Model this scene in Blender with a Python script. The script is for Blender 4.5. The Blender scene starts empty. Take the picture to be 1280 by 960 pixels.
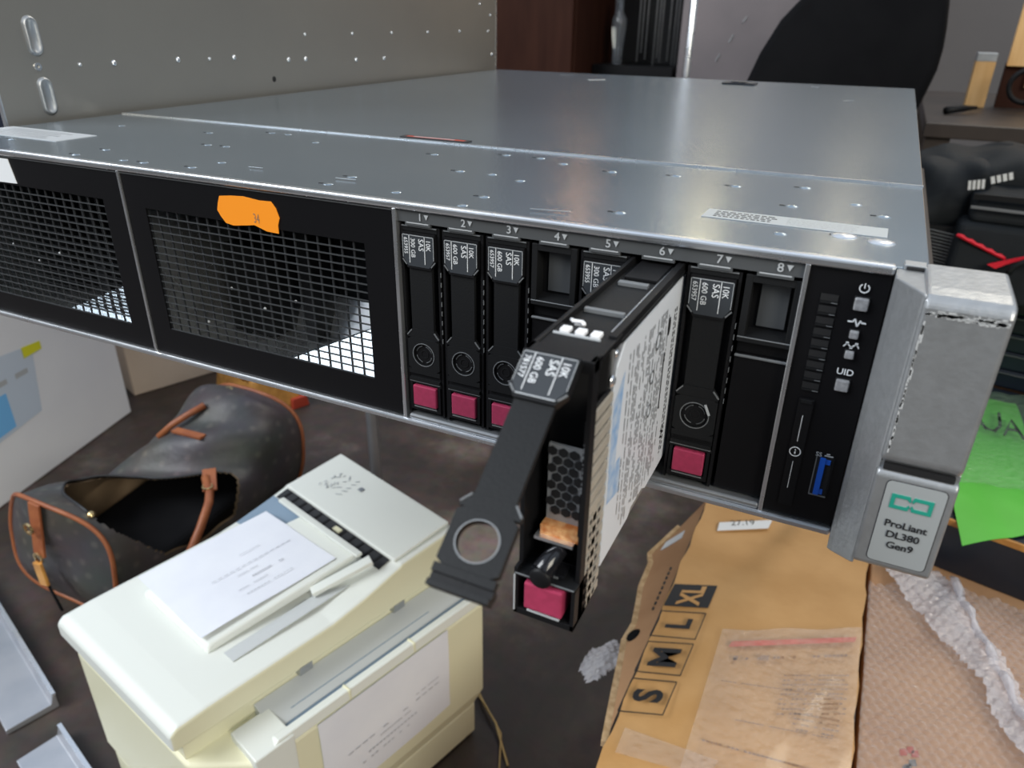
import bpy, bmesh, math, random
from mathutils import Vector, Matrix
random.seed(7)
C = bpy.context.scene.collection
V = Vector
sin, cos, pi = math.sin, math.cos, math.pi

# ------------------------------------------------------------------ materials
def mat(name, col, rough=.5, metal=0, col2=None, nscale=40, bump=0, bscale=200, spec=.5, rvar=0, coat=0,
        trans=0, alpha=1, aniso=None, detail=4, mixw=None, emit=None, strength=0):
    m = bpy.data.materials.new(name); m.use_nodes = True
    nt = m.node_tree; N = nt.nodes; L = nt.links
    b = N['Principled BSDF']
    b.inputs['Base Color'].default_value = (*col, 1)
    b.inputs['Roughness'].default_value = rough
    b.inputs['Metallic'].default_value = metal
    b.inputs['Specular IOR Level'].default_value = spec
    b.inputs['Coat Weight'].default_value = coat
    b.inputs['Transmission Weight'].default_value = trans
    b.inputs['Alpha'].default_value = alpha
    if emit:
        b.inputs['Emission Color'].default_value = (*emit, 1); b.inputs['Emission Strength'].default_value = strength
    tc = N.new('ShaderNodeTexCoord'); mp = N.new('ShaderNodeMapping')
    L.new(tc.outputs['Object'], mp.inputs['Vector'])
    if aniso: mp.inputs['Scale'].default_value = aniso
    if col2 or rvar:
        n = N.new('ShaderNodeTexNoise'); n.inputs['Scale'].default_value = nscale; n.inputs['Detail'].default_value = detail
        L.new(mp.outputs[0], n.inputs['Vector'])
        if col2:
            r = N.new('ShaderNodeValToRGB')
            a, c = mixw or (.35, .65)
            r.color_ramp.elements[0].position = a; r.color_ramp.elements[1].position = c
            r.color_ramp.elements[0].color = (*col, 1); r.color_ramp.elements[1].color = (*col2, 1)
            L.new(n.outputs['Fac'], r.inputs[0]); L.new(r.outputs[0], b.inputs['Base Color'])
        if rvar:
            q = N.new('ShaderNodeMapRange'); q.inputs['To Min'].default_value = rough - rvar; q.inputs['To Max'].default_value = rough + rvar
            q.inputs['From Min'].default_value = .3; q.inputs['From Max'].default_value = .7
            L.new(n.outputs['Fac'], q.inputs[0]); L.new(q.outputs[0], b.inputs['Roughness'])
    if bump:
        n = N.new('ShaderNodeTexNoise'); n.inputs['Scale'].default_value = bscale; n.inputs['Detail'].default_value = 3
        L.new(mp.outputs[0], n.inputs['Vector'])
        u = N.new('ShaderNodeBump'); u.inputs['Strength'].default_value = bump; u.inputs['Distance'].default_value = .002
        L.new(n.outputs['Fac'], u.inputs['Height']); L.new(u.outputs[0], b.inputs['Normal'])
    return m

M = {}
M['lid'] = mat('galvanised_lid', (.355, .415, .465), .25, .85, (.385, .445, .495), 14, .03, 900)
M['steel'] = mat('bright_steel', (.78, .80, .83), .28, .9, rvar=.06)
M['steel_dull'] = mat('dull_steel', (.42, .44, .46), .45, .85, (.50, .51, .52), 60)
M['panel'] = mat('cabinet_steel', (.36, .345, .32), .36, .75, (.40, .38, .345), 6, .03, 500)
M['black'] = mat('black_paint', (.006, .006, .007), .36, 0, spec=.25)
M['plastic'] = mat('black_plastic', (.007, .007, .008), .5, 0, bump=.06, bscale=1800, spec=.22)
M['plastic2'] = mat('charcoal_plastic', (.010, .0105, .0115), .52, 0, bump=.06, bscale=1500, spec=.22)
M['gloss'] = mat('gloss_black', (.01, .01, .012), .12)
M['void'] = mat('dark_inside', (.006, .006, .007), .7)
M['wire'] = mat('dark_wire', (.028, .03, .033), .4, .3)
M['wireh'] = mat('grey_wire', (.07, .075, .08), .4, .4)
M['grille'] = mat('grey_grille', (.30, .31, .32), .4, .3)
M['edge'] = mat('worn_lit_edge', (.20, .21, .22), .4, .3)  # pale tone of worn edges, also the highlight painted on the backpack flap
M['pink'] = mat('plum_button', (.40, .040, .10), .4, 0, (.34, .035, .085), 500)
M['label'] = mat('label_grey', (.040, .045, .052), .5, spec=.2)
M['white'] = mat('white_ink', (.78, .80, .82), .5)
M['grey_ink'] = mat('grey_ink', (.42, .44, .46), .5)
M['ink'] = mat('black_ink', (.02, .02, .022), .5)
M['strip'] = mat('number_strip', (.085, .09, .095), .45, .2)
M['orange'] = mat('orange_sticker', (.95, .30, .012), .5)
M['paper'] = mat('white_paper', (.80, .82, .88), .6, 0, (.76, .78, .85), 20, .15, 60)
M['paperink'] = mat('faint_print', (.45, .46, .50), .6)
M['silver'] = mat('silver_paint', (.40, .412, .425), .36, .6, (.36, .37, .38), 300, .08, 600)
M['silver2'] = mat('silver_light', (.47, .50, .51), .45, .35)
M['scuff'] = mat('bare_scuffs', (.50, .51, .515), .5, 0)
M['teal'] = mat('teal_mark', (.02, .30, .22), .4)
M['btn'] = mat('clear_grey_button', (.26, .26, .27), .3, .1, (.40, .40, .41), 900)
M['blue'] = mat('usb_blue', (.01, .10, .55), .3)
M['rail'] = mat('olive_steel', (.44, .40, .34), .45, .25, (.52, .47, .39), 150)
M['drvlabel'] = mat('drive_label', (.74, .77, .82), .38)
M['lblue'] = mat('label_pale_blue', (.25, .42, .68), .5, 0, (.55, .63, .74), 260)
M['orangebit'] = mat('amber_board', (.50, .15, .03), .4, .2, (.75, .42, .18), 400)
M['led'] = mat('white_contacts', (.88, .88, .9), .3)
M['cream'] = mat('cream_plastic_warm_lit', (.76, .735, .53), .42, 0, bump=.05, bscale=900)  # yellower sides: warm light painted into the plastic colour
M['cream_cool_lit'] = mat('cream_plastic_cool_lit', (.75, .77, .72), .42, 0, bump=.05, bscale=900)  # same plastic, whiter: cool light from above painted into the colour
M['creamgrey'] = mat('pale_grey_plastic', (.55, .57, .57), .4)
M['bluegrey'] = mat('blue_grey_plastic', (.22, .30, .39), .4)
M['card'] = mat('cardboard', (.50, .27, .095), .62, 0, (.57, .325, .13), 18, .25, 90, rvar=.06)
M['card2'] = mat('cardboard_brown', (.42, .225, .11), .7, 0, (.49, .275, .14), 14, .2, 80)
M['cardlight'] = mat('cardboard_pale', (.60, .48, .37), .75, 0, (.64, .52, .41), 10)
M['kraft_edge'] = mat('torn_board', (.60, .42, .24), .9, 0, (.42, .27, .13), 120, .6, 200)
M['pinktape'] = mat('tape_print', (.56, .37, .26), .3, 0, (.60, .42, .31), 30)
M['red'] = mat('red_print', (.62, .07, .03), .5, 0, (.55, .16, .09), 60)
M['brownink'] = mat('brown_print', (.24, .135, .075), .6, 0, (.36, .22, .14), 120)
M['floor'] = None
M['canvas'] = None
M['leather'] = mat('tan_leather', (.33, .105, .035), .5, 0, (.25, .07, .025), 40, .2, 200)
M['leather2'] = mat('honey_leather', (.62, .30, .07), .4, 0, (.45, .20, .045), 60)
M['brass'] = mat('brass', (.80, .60, .30), .25, 1)
M['lining'] = mat('beige_lining', (.27, .19, .115), .85, 0, (.20, .135, .08), 14)
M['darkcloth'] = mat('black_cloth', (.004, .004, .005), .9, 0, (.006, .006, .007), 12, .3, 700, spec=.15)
M['nylon'] = mat('black_nylon', (.007, .009, .011), .65, 0, (.011, .014, .017), 10, .35, 900, spec=.25)
M['whitebox'] = mat('white_carton', (.74, .75, .79), .6, 0, (.78, .79, .82), 6)
M['lblwhite'] = mat('white_label_film', (.55, .63, .74), .3)
M['skyblue'] = mat('sky_blue_print', (.18, .48, .85), .5)
M['yellow'] = mat('yellow_mark', (.70, .68, .03), .5)
M['wood'] = mat('pine_wood', (.80, .50, .22), .55, 0, (.70, .40, .15), 8, aniso=(8, 8, 1))
M['darkwood'] = mat('dark_wood', (.030, .010, .006), .6, 0, (.042, .015, .009), 5, aniso=(6, 6, 1), spec=.12)
M['tablebrown'] = mat('dark_table', (.034, .025, .020), .45, 0, (.05, .036, .028), 9)
M['wall'] = mat('grey_wall', (.20, .19, .195), .7, 0, (.26, .245, .245), 1.2)
M['locker'] = mat('mauve_grey_metal', (.17, .15, .157), .45, .3, (.23, .20, .205), 3.5, .05, 30)
M['green'] = mat('green_paper', (.11, .52, .05), .5, 0, (.13, .58, .065), 12)
M['navy'] = mat('navy_paint', (.006, .010, .024), .4)
M['blueblack'] = mat('blue_black_shell', (.008, .013, .022), .32, 0, (.014, .020, .032), 9)
M['redcord'] = mat('red_cord', (.72, .01, .03), .5)
M['straw'] = mat('straw', (.50, .36, .16), .7)
M['redthing'] = mat('red_plastic', (.40, .045, .02), .5)
M['glass'] = mat('clear_plastic', (.75, .8, .85), .1, trans=.9)
M['bar'] = mat('scuffed_bar', (.42, .44, .48), .38, .75, (.50, .51, .54), 18)

def floor_mat():
    m = bpy.data.materials.new('worn_brown_floor'); m.use_nodes = True; N = m.node_tree.nodes; L = m.node_tree.links
    b = N['Principled BSDF']; tc = N.new('ShaderNodeTexCoord')
    n1 = N.new('ShaderNodeTexNoise'); n1.inputs['Scale'].default_value = 3.2; n1.inputs['Detail'].default_value = 8; n1.inputs['Roughness'].default_value = .62
    n2 = N.new('ShaderNodeTexNoise'); n2.inputs['Scale'].default_value = 45; n2.inputs['Detail'].default_value = 5
    L.new(tc.outputs['Object'], n1.inputs['Vector']); L.new(tc.outputs['Object'], n2.inputs['Vector'])
    r = N.new('ShaderNodeValToRGB'); cr = r.color_ramp
    cr.elements[0].position = .42; cr.elements[0].color = (.030, .020, .015, 1)
    cr.elements[1].position = .68; cr.elements[1].color = (.17, .135, .112, 1)
    e = cr.elements.new(.53); e.color = (.056, .037, .029, 1)
    mx = N.new('ShaderNodeMix'); mx.data_type = 'RGBA'; mx.blend_type = 'OVERLAY'; mx.inputs[0].default_value = .35
    L.new(n1.outputs['Fac'], r.inputs[0]); L.new(r.outputs[0], mx.inputs[6]); L.new(n2.outputs['Color'], mx.inputs[7])
    L.new(mx.outputs[2], b.inputs['Base Color'])
    b.inputs['Roughness'].default_value = .5
    u = N.new('ShaderNodeBump'); u.inputs['Strength'].default_value = .3; u.inputs['Distance'].default_value = .003
    L.new(n2.outputs['Fac'], u.inputs['Height']); L.new(u.outputs[0], b.inputs['Normal'])
    return m
M['floor'] = floor_mat()

def canvas_mat():
    # charcoal coated canvas with a faint repeat of small lozenge blots
    m = bpy.data.materials.new('charcoal_canvas'); m.use_nodes = True; N = m.node_tree.nodes; L = m.node_tree.links
    b = N['Principled BSDF']; tc = N.new('ShaderNodeTexCoord')
    mp = N.new('ShaderNodeMapping'); mp.inputs['Rotation'].default_value = (.3, .4, .785)
    L.new(tc.outputs['Object'], mp.inputs['Vector'])
    vo = N.new('ShaderNodeTexVoronoi'); vo.inputs['Scale'].default_value = 45; vo.inputs['Randomness'].default_value = .15
    L.new(mp.outputs[0], vo.inputs['Vector'])
    r = N.new('ShaderNodeValToRGB'); r.color_ramp.elements[0].position = .12; r.color_ramp.elements[1].position = .34
    r.color_ramp.elements[0].color = (.085, .074, .068, 1); r.color_ramp.elements[1].color = (.050, .045, .045, 1)
    n = N.new('ShaderNodeTexNoise'); n.inputs['Scale'].default_value = 14; n.inputs['Detail'].default_value = 4
    L.new(tc.outputs['Object'], n.inputs['Vector'])
    mx = N.new('ShaderNodeMix'); mx.data_type = 'RGBA'; mx.blend_type = 'OVERLAY'; mx.inputs[0].default_value = .4
    L.new(vo.outputs['Distance'], r.inputs[0]); L.new(r.outputs[0], mx.inputs[6]); L.new(n.outputs['Color'], mx.inputs[7])
    L.new(mx.outputs[2], b.inputs['Base Color']); b.inputs['Roughness'].default_value = .5
    u = N.new('ShaderNodeBump'); u.inputs['Strength'].default_value = .5; u.inputs['Distance'].default_value = .01
    L.new(n.outputs['Fac'], u.inputs['Height']); L.new(u.outputs[0], b.inputs['Normal'])
    return m
M['canvas'] = canvas_mat()

def film_mat(name, opac, tint):
    m = bpy.data.materials.new(name); m.use_nodes = True; N = m.node_tree.nodes; L = m.node_tree.links
    out = N['Material Output']; b = N['Principled BSDF']
    b.inputs['Base Color'].default_value = (*tint, 1); b.inputs['Roughness'].default_value = .12; b.inputs['Coat Weight'].default_value = .6
    b.inputs['Coat Roughness'].default_value = .08
    tr = N.new('ShaderNodeBsdfTransparent'); tr.inputs[0].default_value = (.97, .97, .98, 1)
    mx = N.new('ShaderNodeMixShader'); lw = N.new('ShaderNodeLayerWeight'); lw.inputs['Blend'].default_value = .25
    mr = N.new('ShaderNodeMapRange'); mr.inputs['To Min'].default_value = opac; mr.inputs['To Max'].default_value = min(1, opac + .5)
    L.new(lw.outputs['Facing'], mr.inputs[0]); L.new(mr.outputs[0], mx.inputs[0])
    n = N.new('ShaderNodeTexNoise'); n.inputs['Scale'].default_value = 110; tc = N.new('ShaderNodeTexCoord')
    L.new(tc.outputs['Object'], n.inputs['Vector'])
    u = N.new('ShaderNodeBump'); u.inputs['Strength'].default_value = .8; u.inputs['Distance'].default_value = .006
    L.new(n.outputs['Fac'], u.inputs['Height']); L.new(u.outputs[0], b.inputs['Normal'])
    L.new(tr.outputs[0], mx.inputs[1]); L.new(b.outputs[0], mx.inputs[2]); L.new(mx.outputs[0], out.inputs['Surface'])
    return m
M['film'] = film_mat('bubble_film', .10, (.80, .76, .76))
M['filmfold'] = film_mat('folded_bubble_film', .36, (.84, .82, .86))
M['tape'] = film_mat('clear_tape', .10, (.90, .82, .76))
M['sleeve'] = film_mat('clear_sleeve', .07, (.45, .65, .42))

# ------------------------------------------------------------------ geometry helper
class G:
    def __init__(s): s.v = []; s.f = []; s.mi = []; s.mats = []; s.sm = []
    def _m(s, m):
        m = M[m]
        if m not in s.mats: s.mats.append(m)
        return s.mats.index(m)
    def add(s, vs, fs, m, smooth=False):
        o = len(s.v); s.v += [V(p) for p in vs]; k = s._m(m)
        for f in fs: s.f.append([o + i for i in f]); s.mi.append(k); s.sm.append(smooth)
        return s
    def box(s, x0, x1, y0, y1, z0, z1, m):
        vs = [(x, y, z) for z in (z0, z1) for y in (y0, y1) for x in (x0, x1)]
        return s.add(vs, [(0, 2, 3, 1), (4, 5, 7, 6), (0, 1, 5, 4), (2, 6, 7, 3), (0, 4, 6, 2), (1, 3, 7, 5)], m)
    def prism(s, pts, vec, m, smooth=False):
        pts = [V(p) for p in pts]; vec = V(vec); n = len(pts)
        nr = V((0, 0, 0))
        for i in range(n): nr += pts[i].cross(pts[(i + 1) % n])
        if nr.dot(vec) > 0: pts.reverse()
        vs = pts + [p + vec for p in pts]
        fs = [list(range(n)), [2 * n - 1 - i for i in range(n)]] + [(i, n + i, n + (i + 1) % n, (i + 1) % n) for i in range(n)]
        return s.add(vs, fs, m, smooth)
    def poly(s, pts, m): return s.add(pts, [list(range(len(pts)))], m)
    def hull8(s, a, b, m):   # bottom quad a, top quad b
        return s.add(list(a) + list(b), [(3, 2, 1, 0), (4, 5, 6, 7), (0, 1, 5, 4), (1, 2, 6, 5), (2, 3, 7, 6), (3, 0, 4, 7)], m)
    def bar(s, p, q, w, h, m, up=(0, 0, 1)):
        p, q = V(p), V(q); d = (q - p).normalized(); sd = d.cross(V(up))
        if sd.length < 1e-6: sd = V((1, 0, 0))
        sd.normalize(); u = sd.cross(d)
        a = [p + sd * w / 2 * i + u * h / 2 * j for i, j in ((-1, -1), (1, -1), (1, 1), (-1, 1))]
        return s.prism(a, q - p, m)
    def tube(s, pts, r, m, n=10, closed=False, flat=1.0):
        pts = [V(p) for p in pts]; k = len(pts); rings = []; prev = None
        for i, p in enumerate(pts):
            if closed: d = pts[(i + 1) % k] - pts[i - 1]
            else: d = pts[min(i + 1, k - 1)] - pts[max(i - 1, 0)]
            d.normalize()
            if prev is None:
                a = d.cross(V((0, 0, 1)))
                if a.length < 1e-3: a = d.cross(V((1, 0, 0)))
            else: a = prev - d * prev.dot(d)
            a.normalize(); prev = a; b = d.cross(a)
            rr = r[i] if isinstance(r, (list, tuple)) else r
            rings.append([p + a * cos(t) * rr + b * sin(t) * rr * flat for t in [2 * pi * j / n for j in range(n)]])
        vs = [q for rg in rings for q in rg]; fs = []
        for i in range(k if closed else k - 1):
            i2 = (i + 1) % k
            for j in range(n): fs.append((i * n + j, i * n + (j + 1) % n, i2 * n + (j + 1) % n, i2 * n + j))
        if not closed: fs += [list(range(n))[::-1], [(k - 1) * n + j for j in range(n)]]
        return s.add(vs, fs, m, True)
    def dome(s, c, r, h, ax, m, n=10, k=3, rx=1.0):
        c, ax = V(c), V(ax).normalized(); a = ax.cross(V((0, 0, 1)))
        if a.length < .1: a = V((1, 0, 0))
        a.normalize(); b = ax.cross(a); vs = []; fs = []
        for i in range(k):
            ph = pi / 2 * i / k
            for j in range(n):
                t = 2 * pi * j / n
                vs.append(c + (a * cos(t) * rx + b * sin(t)) * r * cos(ph) + ax * h * sin(ph))
        vs.append(c + ax * h)
        for i in range(k - 1):
            for j in range(n): fs.append((i * n + j, i * n + (j + 1) % n, (i + 1) * n + (j + 1) % n, (i + 1) * n + j))
        for j in range(n): fs.append(((k - 1) * n + j, (k - 1) * n + (j + 1) % n, k * n))
        return s.add(vs, fs, m, True)
    def ring(s, c, r0, r1, ex, ey, thick, m, n=28):   # flat annulus, raised by thick along ex x ey
        c, ex, ey = V(c), V(ex), V(ey); nr = ex.cross(ey) * thick
        vs = []
        for rr, k in ((r1, 0), (r0, 0), (r0, 1), (r1, 1)):
            vs += [c + (ex * cos(2 * pi * j / n) + ey * sin(2 * pi * j / n)) * rr + nr * k for j in range(n)]
        fs = []
        for q in range(4):
            for j in range(n): fs.append((q * n + j, ((q + 1) % 4) * n + j, ((q + 1) % 4) * n + (j + 1) % n, q * n + (j + 1) % n))
        return s.add(vs, fs, m)
    def text(s, st, o, ex, ey, size, m, bold=0, center=False, lift=0, sx=1.0):
        cu = bpy.data.curves.new('t', 'FONT'); cu.body = st; cu.size = 1; cu.offset = bold; cu.resolution_u = 3
        if center: cu.align_x = 'CENTER'
        ob = bpy.data.objects.new('t', cu); me = bpy.data.meshes.new_from_object(ob)
        ex, ey, o = V(ex), V(ey), V(o); nr = ex.cross(ey).normalized()
        vs = [o + ex * (p.co.x * size * sx) + ey * (p.co.y * size) + nr * lift for p in me.vertices]
        s.add(vs, [list(f.vertices) for f in me.polygons], m)
        bpy.data.objects.remove(ob); bpy.data.curves.remove(cu); bpy.data.meshes.remove(me)
        return s
    def build(s, name, parent=None, bevel=0, label=None, seg=2):
        me = bpy.data.meshes.new(name); inv = Matrix.Identity(4)
        if parent is not None: inv = XF[parent.name].inverted()
        me.from_pydata([inv @ p for p in s.v], [], s.f)
        for m in s.mats: me.materials.append(m)
        for p, k, sm in zip(me.polygons, s.mi, s.sm): p.material_index = k; p.use_smooth = sm
        me.update()
        o = bpy.data.objects.new(name, me); C.objects.link(o); XF[o.name] = XF[parent.name] if parent is not None else Matrix.Identity(4)
        if parent is not None: o.parent = parent
        if label: o['label'] = label
        if bevel:
            b = o.modifiers.new('bevel', 'BEVEL'); b.width = bevel; b.segments = seg; b.limit_method = 'ANGLE'; b.angle_limit = .6
            b.harden_normals = False
        return o
XF = {}
def thing(name, label, cat, loc=(0, 0, 0), group=None):
    o = bpy.data.objects.new(name, None); C.objects.link(o); o.location = loc; o['label'] = label; o['category'] = cat
    o.empty_display_size = .02
    if group: o['group'] = group
    XF[o.name] = Matrix.Translation(loc)
    return o
def single(g, name, label, cat, group=None, bevel=0, **k):
    o = g.build(name, None, bevel, **k); o['label'] = label; o['category'] = cat
    # put the origin at the base centre of the thing
    lo = V([min(p.co[i] for p in o.data.vertices) for i in range(3)]); hi = V([max(p.co[i] for p in o.data.vertices) for i in range(3)])
    c = V(((lo.x + hi.x) / 2, (lo.y + hi.y) / 2, lo.z))
    for p in o.data.vertices: p.co -= c
    o.location = c
    if group: o['group'] = group
    return o
def struct(g, name, bevel=0):
    o = g.build(name, None, bevel); o['kind'] = 'structure'; return o

X, Y, Z = V((1, 0, 0)), V((0, 1, 0)), V((0, 0, 1))
FL = -.78
# ------------------------------------------------------------------ setting
struct(G().box(-3.2, 2.2, -1.6, 3.1, FL - .03, FL, 'floor'), 'floor')
struct(G().box(-3.2, 2.2, 3.0, 3.1, FL, .62, 'wall'), 'wall_back')
struct(G().box(-3.3, -3.2, -1.6, 3.1, FL, .62, 'wall'), 'wall_left')

# ------------------------------------------------------------------ the bench carrying server and cabinet
t = thing('work_table', 'narrow dark bench with thin steel legs underneath the rack server', 'table', (-.33, .42, FL))
G().box(-.74, .03, .10, .74, -.1065, -.0868, 'tablebrown').build('table_top', t, .001)
for x, y in ((-.70, .14), (-.70, .70), (-.01, .14), (-.01, .70)):
    pass
G().tube([(.01, .70, FL), (.01, .70, -.1065)], .008, 'steel_dull').build('leg', t)
G().tube([(-.69, .66, FL), (-.69, .66, -.1065)], .010, 'bar').build('leg', t)

# ------------------------------------------------------------------ server
H = .0865
sv = thing('rack_server', 'two-unit grey steel rack server with black mesh front and a drive pulled out', 'server', (-.2225, .32, -H))
# lid
g = G()
g.box(-.445, 0, .0, .1182, -.0010, 0, 'lid')
g.box(-.445, 0, .1195, .6367, -.0012, .0006, 'lid')
lid_main = g.build('lid', sv, .0003)
g = G()
g.box(-.445, .0, .1180, .1196, -.0006, .00075, 'steel')
g.build('lid_seam', sv, label='bright folded seam across the lid')
g = G()
g.box(-.445, -.0078, -.0012, .0022, -.0024, .0004, 'steel')
g.build('front_rim', sv, .0009, label='bright rolled steel edge along the front of the lid', seg=3)
g = G()
studs = [(-.403, .0217), (-.4006, .0822), (-.3383, .0084), (-.3382, .0236), (-.3089, .0092), (-.297, .0094), (-.2715, .0114), (-.2694, .0255), (-.3394, .0867), (-.3119, .1035), (-.3009, .1033), (-.3099, .0571), (-.299, .0579), (-.2713, .0891), (-.2023, .0887), (-.172, .0588), (-.1574, .0593), (-.2023, .0118), (-.2029, .0274), (-.1724, .0125), (-.1727, .1036), (-.1555, .1038), (-.1412, .0958), (-.1165, .0888), (-.0908, .0937), (-.142, .0532), (-.141, .0211), (-.0909, .0218), (-.1414, .006), (-.0651, .0847), (-.0408, .0951), (-.0217, .0735), (-.0124, .059), (-.0225, .0265), (-.0122, .0242), (-.0414, .0598), (-.378, .4086), (-.3065, .4922), (-.438, .4174), (-.43, .4811), (-.04, .02)]
for i, (x, y) in enumerate(studs):
    big = (x, y) in ((-.0225, .0265), (-.0122, .0242))
    r = .0034 if big else .0020
    g = G(); g.dome((x, y, -.0002), r, .0010 if big else .0007, Z, 'lid' if not big else 'steel', rx=1.2, n=14, k=4); g.build('lid_rivet', lid_main)
for i, (x, y) in enumerate(studs):
    if i % 3 != 1: G().box(x - .0042, x - .0024, y - .0004, y + .0004, 0, .0002, 'ink').build('lid_slit', lid_main)
g = G()
g.box(-.4445, -.378, .027, .0495, .0, .0003, 'grey_ink')
for k in range(5): g.box(-.437, -.39 - .004 * (k % 2), .0298 + .0035 * k, .0309 + .0035 * k, .0003, .0004, 'steel_dull')
g.build('spec_label', sv, label='faded pale label near the left front corner of the lid')
g = G(); g.box(-.2428, -.2036, .1215, .1272, .0006, .0012, 'ink')
g.box(-.240, -.206, .1228, .1258, .0012, .00125, 'redthing')
g.box(-.236, -.212, .1238, .1250, .00125, .0013, 'grey_ink')
g.build('dark_label', sv, label='small dark red and black strip label on the seam')
g = G(); g.box(-.1709, -.1398, .578, .600, .0006, .0022, 'blueblack'); g.box(-.163, -.149, .583, .594, .0022, .0030, 'ink')
g.build('lid_latch', sv, .0003, label='dark blue latch at the rear of the lid')
g = G(); g.box(-.066, -.0108, .0300, .0420, .0, .00015, 'silver2')
g.box(-.066, -.0108, .0298, .0304, .0001, .0003, 'grey_ink')
for k in range(4):
    xx = -.0628
    while xx < -.0445:
        w = random.uniform(.0007, .002); g.box(xx, xx + w, .0322 + .0022 * k, .0332 + .0022 * k, .00015, .0002, 'ink'); xx += w + .0006
    xx = -.0400
    while xx < -.020:
        w = random.uniform(.0007, .002); g.box(xx, xx + w, .0322 + .0022 * k, .0327 + .0022 * k, .00015, .0002, 'steel_dull'); xx += w + .0005
g.build('warning_label', sv, label='long pale warning label with tiny print near the front right of the lid')
g = G()
for a, b in (((-.118, .010), (-.105, .0125)), ((-.25, .021), (-.243, .0215)), ((-.205, .02), (-.196, .0205)), ((-.0525, .47), (-.045, .475)), ((-.3, .55), (-.285, .56)), ((-.35, .60), (-.335, .602)), ((-.09, .60), (-.083, .60))):
    G().bar((a[0], a[1], .0007), (b[0], b[1], .0007), .0005, .0002, 'steel').build('lid_scratch', lid_main)
# shell
g = G()
g.box(-.445, -.4436, .0, .636, -H, -.001, 'lid'); g.box(-.0012, 0, .004, .636, -H, -.001, 'lid')
g.box(-.445, 0, .0, .636, -H, -H + .0012, 'steel_dull'); g.box(-.445, 0, .634, .636, -H, -.001, 'lid')
g.box(-.4436, -.0012, .118, .1195, -H + .001, -.0012, 'void')
g.build('chassis', sv)
g = G(); g.box(-.445, -.0078, -.0014, .0015, -H - .0004, -H + .0020, 'steel')
g.box(-.163, -.030, -.0006, .004, -H + .0020, -H + .0042, 'steel_dull')
g.build('bottom_rim', sv, .0007, label='bright steel lip along the bottom front edge')
for x, w in ((-.3020, .0013), (-.1648, .0015), (-.0293, .0013)):
    g = G(); g.box(x - w / 2, x + w / 2, -.0008, .10, -H + .0018, -.0022, 'steel'); g.build('bay_divider', sv, .0002)
# mesh bezels
def bezel(x0, x1, wx0, wx1, wz0, wz1, two=False):
    g = G(); z0, z1 = -H + .0022, -.0034
    y0, y1 = .0, .0014
    g.box(x0, wx0, y0, y1, z0, z1, 'black'); g.box(wx1, x1, y0, y1, z0, z1, 'black')
    g.box(wx0, wx1, y0, y1, z0, wz0, 'black'); g.box(wx0, wx1, y0, y1, wz1, z1, 'black')
    g.box(x0, x1, .0002, .0008, z1 + .0001, z1 + .0006, 'edge')
    pn = g.build('mesh_panel', sv, label='black blanking panel with a wire mesh window')
    g = G(); n = 20; k = 17
    for i in range(n + 1):
        x = wx0 + (wx1 - wx0) * i / n
        g.box(x - .00033, x + .00033, .0009, .0015, wz0, wz1, 'wire')
    for i in range(k + 1):
        z = wz0 + (wz1 - wz0) * i / k
        g.box(wx0, wx1, .0004, .0010, z - .00022, z + .00022, 'wireh')
    mesh = g.build('wire_mesh', pn)
    g = G()
    if two:
        for i in range(n + 1):
            x = wx0 + (wx1 - wx0) * i / n + .001; g.box(x - .0003, x + .0003, .0075, .008, wz0, wz1, 'wire')
        for i in range(k + 1):
            z = wz0 + (wz1 - wz0) * i / k + .001; g.box(wx0, wx1, .0073, .0078, z - .0003, z + .0003, 'wire')
        g.build('inner_mesh', pn)
    g = G()
    a, b = x0 + .004, x1 - .004
    g.box(a, b, .060, .062, z0, z1, 'void')
    # curved steel tray inside that catches the light
    prof = [(.004, -.0835), (.05, -.0835), (.058, -.066), (.0585, -.066), (.0505, -.0845), (.004, -.0845)]
    g.prism([(a + .02, p[0], p[1]) for p in prof], (b - a - .02, 0, 0), 'steel')
    # added sloping plate, shaped to mirror the sky as a glint rising right
    xa, xb = a + (b - a) * .42, b - .001
    g.add([(xa, .006, -.0835), (xb, .006, -.0835), (xb, .030, -.050), (xa + .01, .012, -.078)], [(0, 1, 2, 3)], 'lid')
    g.box(a + .01, a + .035, .035, .06, -.083, -.04, 'plastic2'); g.box(a + .05, a + .056, .04, .06, -.083, -.02, 'plastic2')
    for q in range(4): g.dome((a + .03 + .017 * q, .0022, -.052 + .006 * (q % 2) - .012 * (q == 0)), .0007, .0008, -Y, 'grey_ink', n=8)
    g.build('inner_tray', pn)
bezel(-.3012, -.1656, -.2900, -.1788, -.0712, -.0166)
bezel(-.4430, -.3028, -.4300, -.3155, -.0735, -.0155, True)
# stickers
g = G(); pts = []
for x, z in [(-.2476, -.0098), (-.2462, -.0068), (-.2405, -.0061), (-.2340, -.0057), (-.2260, -.0064), (-.2202, -.0062), (-.2182, -.0085), (-.2170, -.0122), (-.2182, -.0150), (-.2183, -.0182), (-.2240, -.0180), (-.2300, -.0163), (-.2340, -.0169), (-.2410, -.0178), (-.2449, -.0172), (-.2470, -.0148), (-.2484, -.0125)]:
    pts.append((x, -.0004, z))
g.prism(pts, (0, .0003, 0), 'orange')
g.text('34', (-.2300, -.0005, -.0152), X * .75 + Z * -.02, Z, .0052, 'brownink', sx=.8)
g.build('price_sticker', sv, label='wavy-edged orange sticker handwritten 34')
g = G(); g.prism([(-.392, -.0004, -.0038), (-.3742, -.0004, -.0038), (-.3722, -.0004, -.0146), (-.392, -.0004, -.0150)], (0, .0003, 0), 'white')
g.build('white_sticker', sv, label='blank white sticker on the mesh panel')
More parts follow.
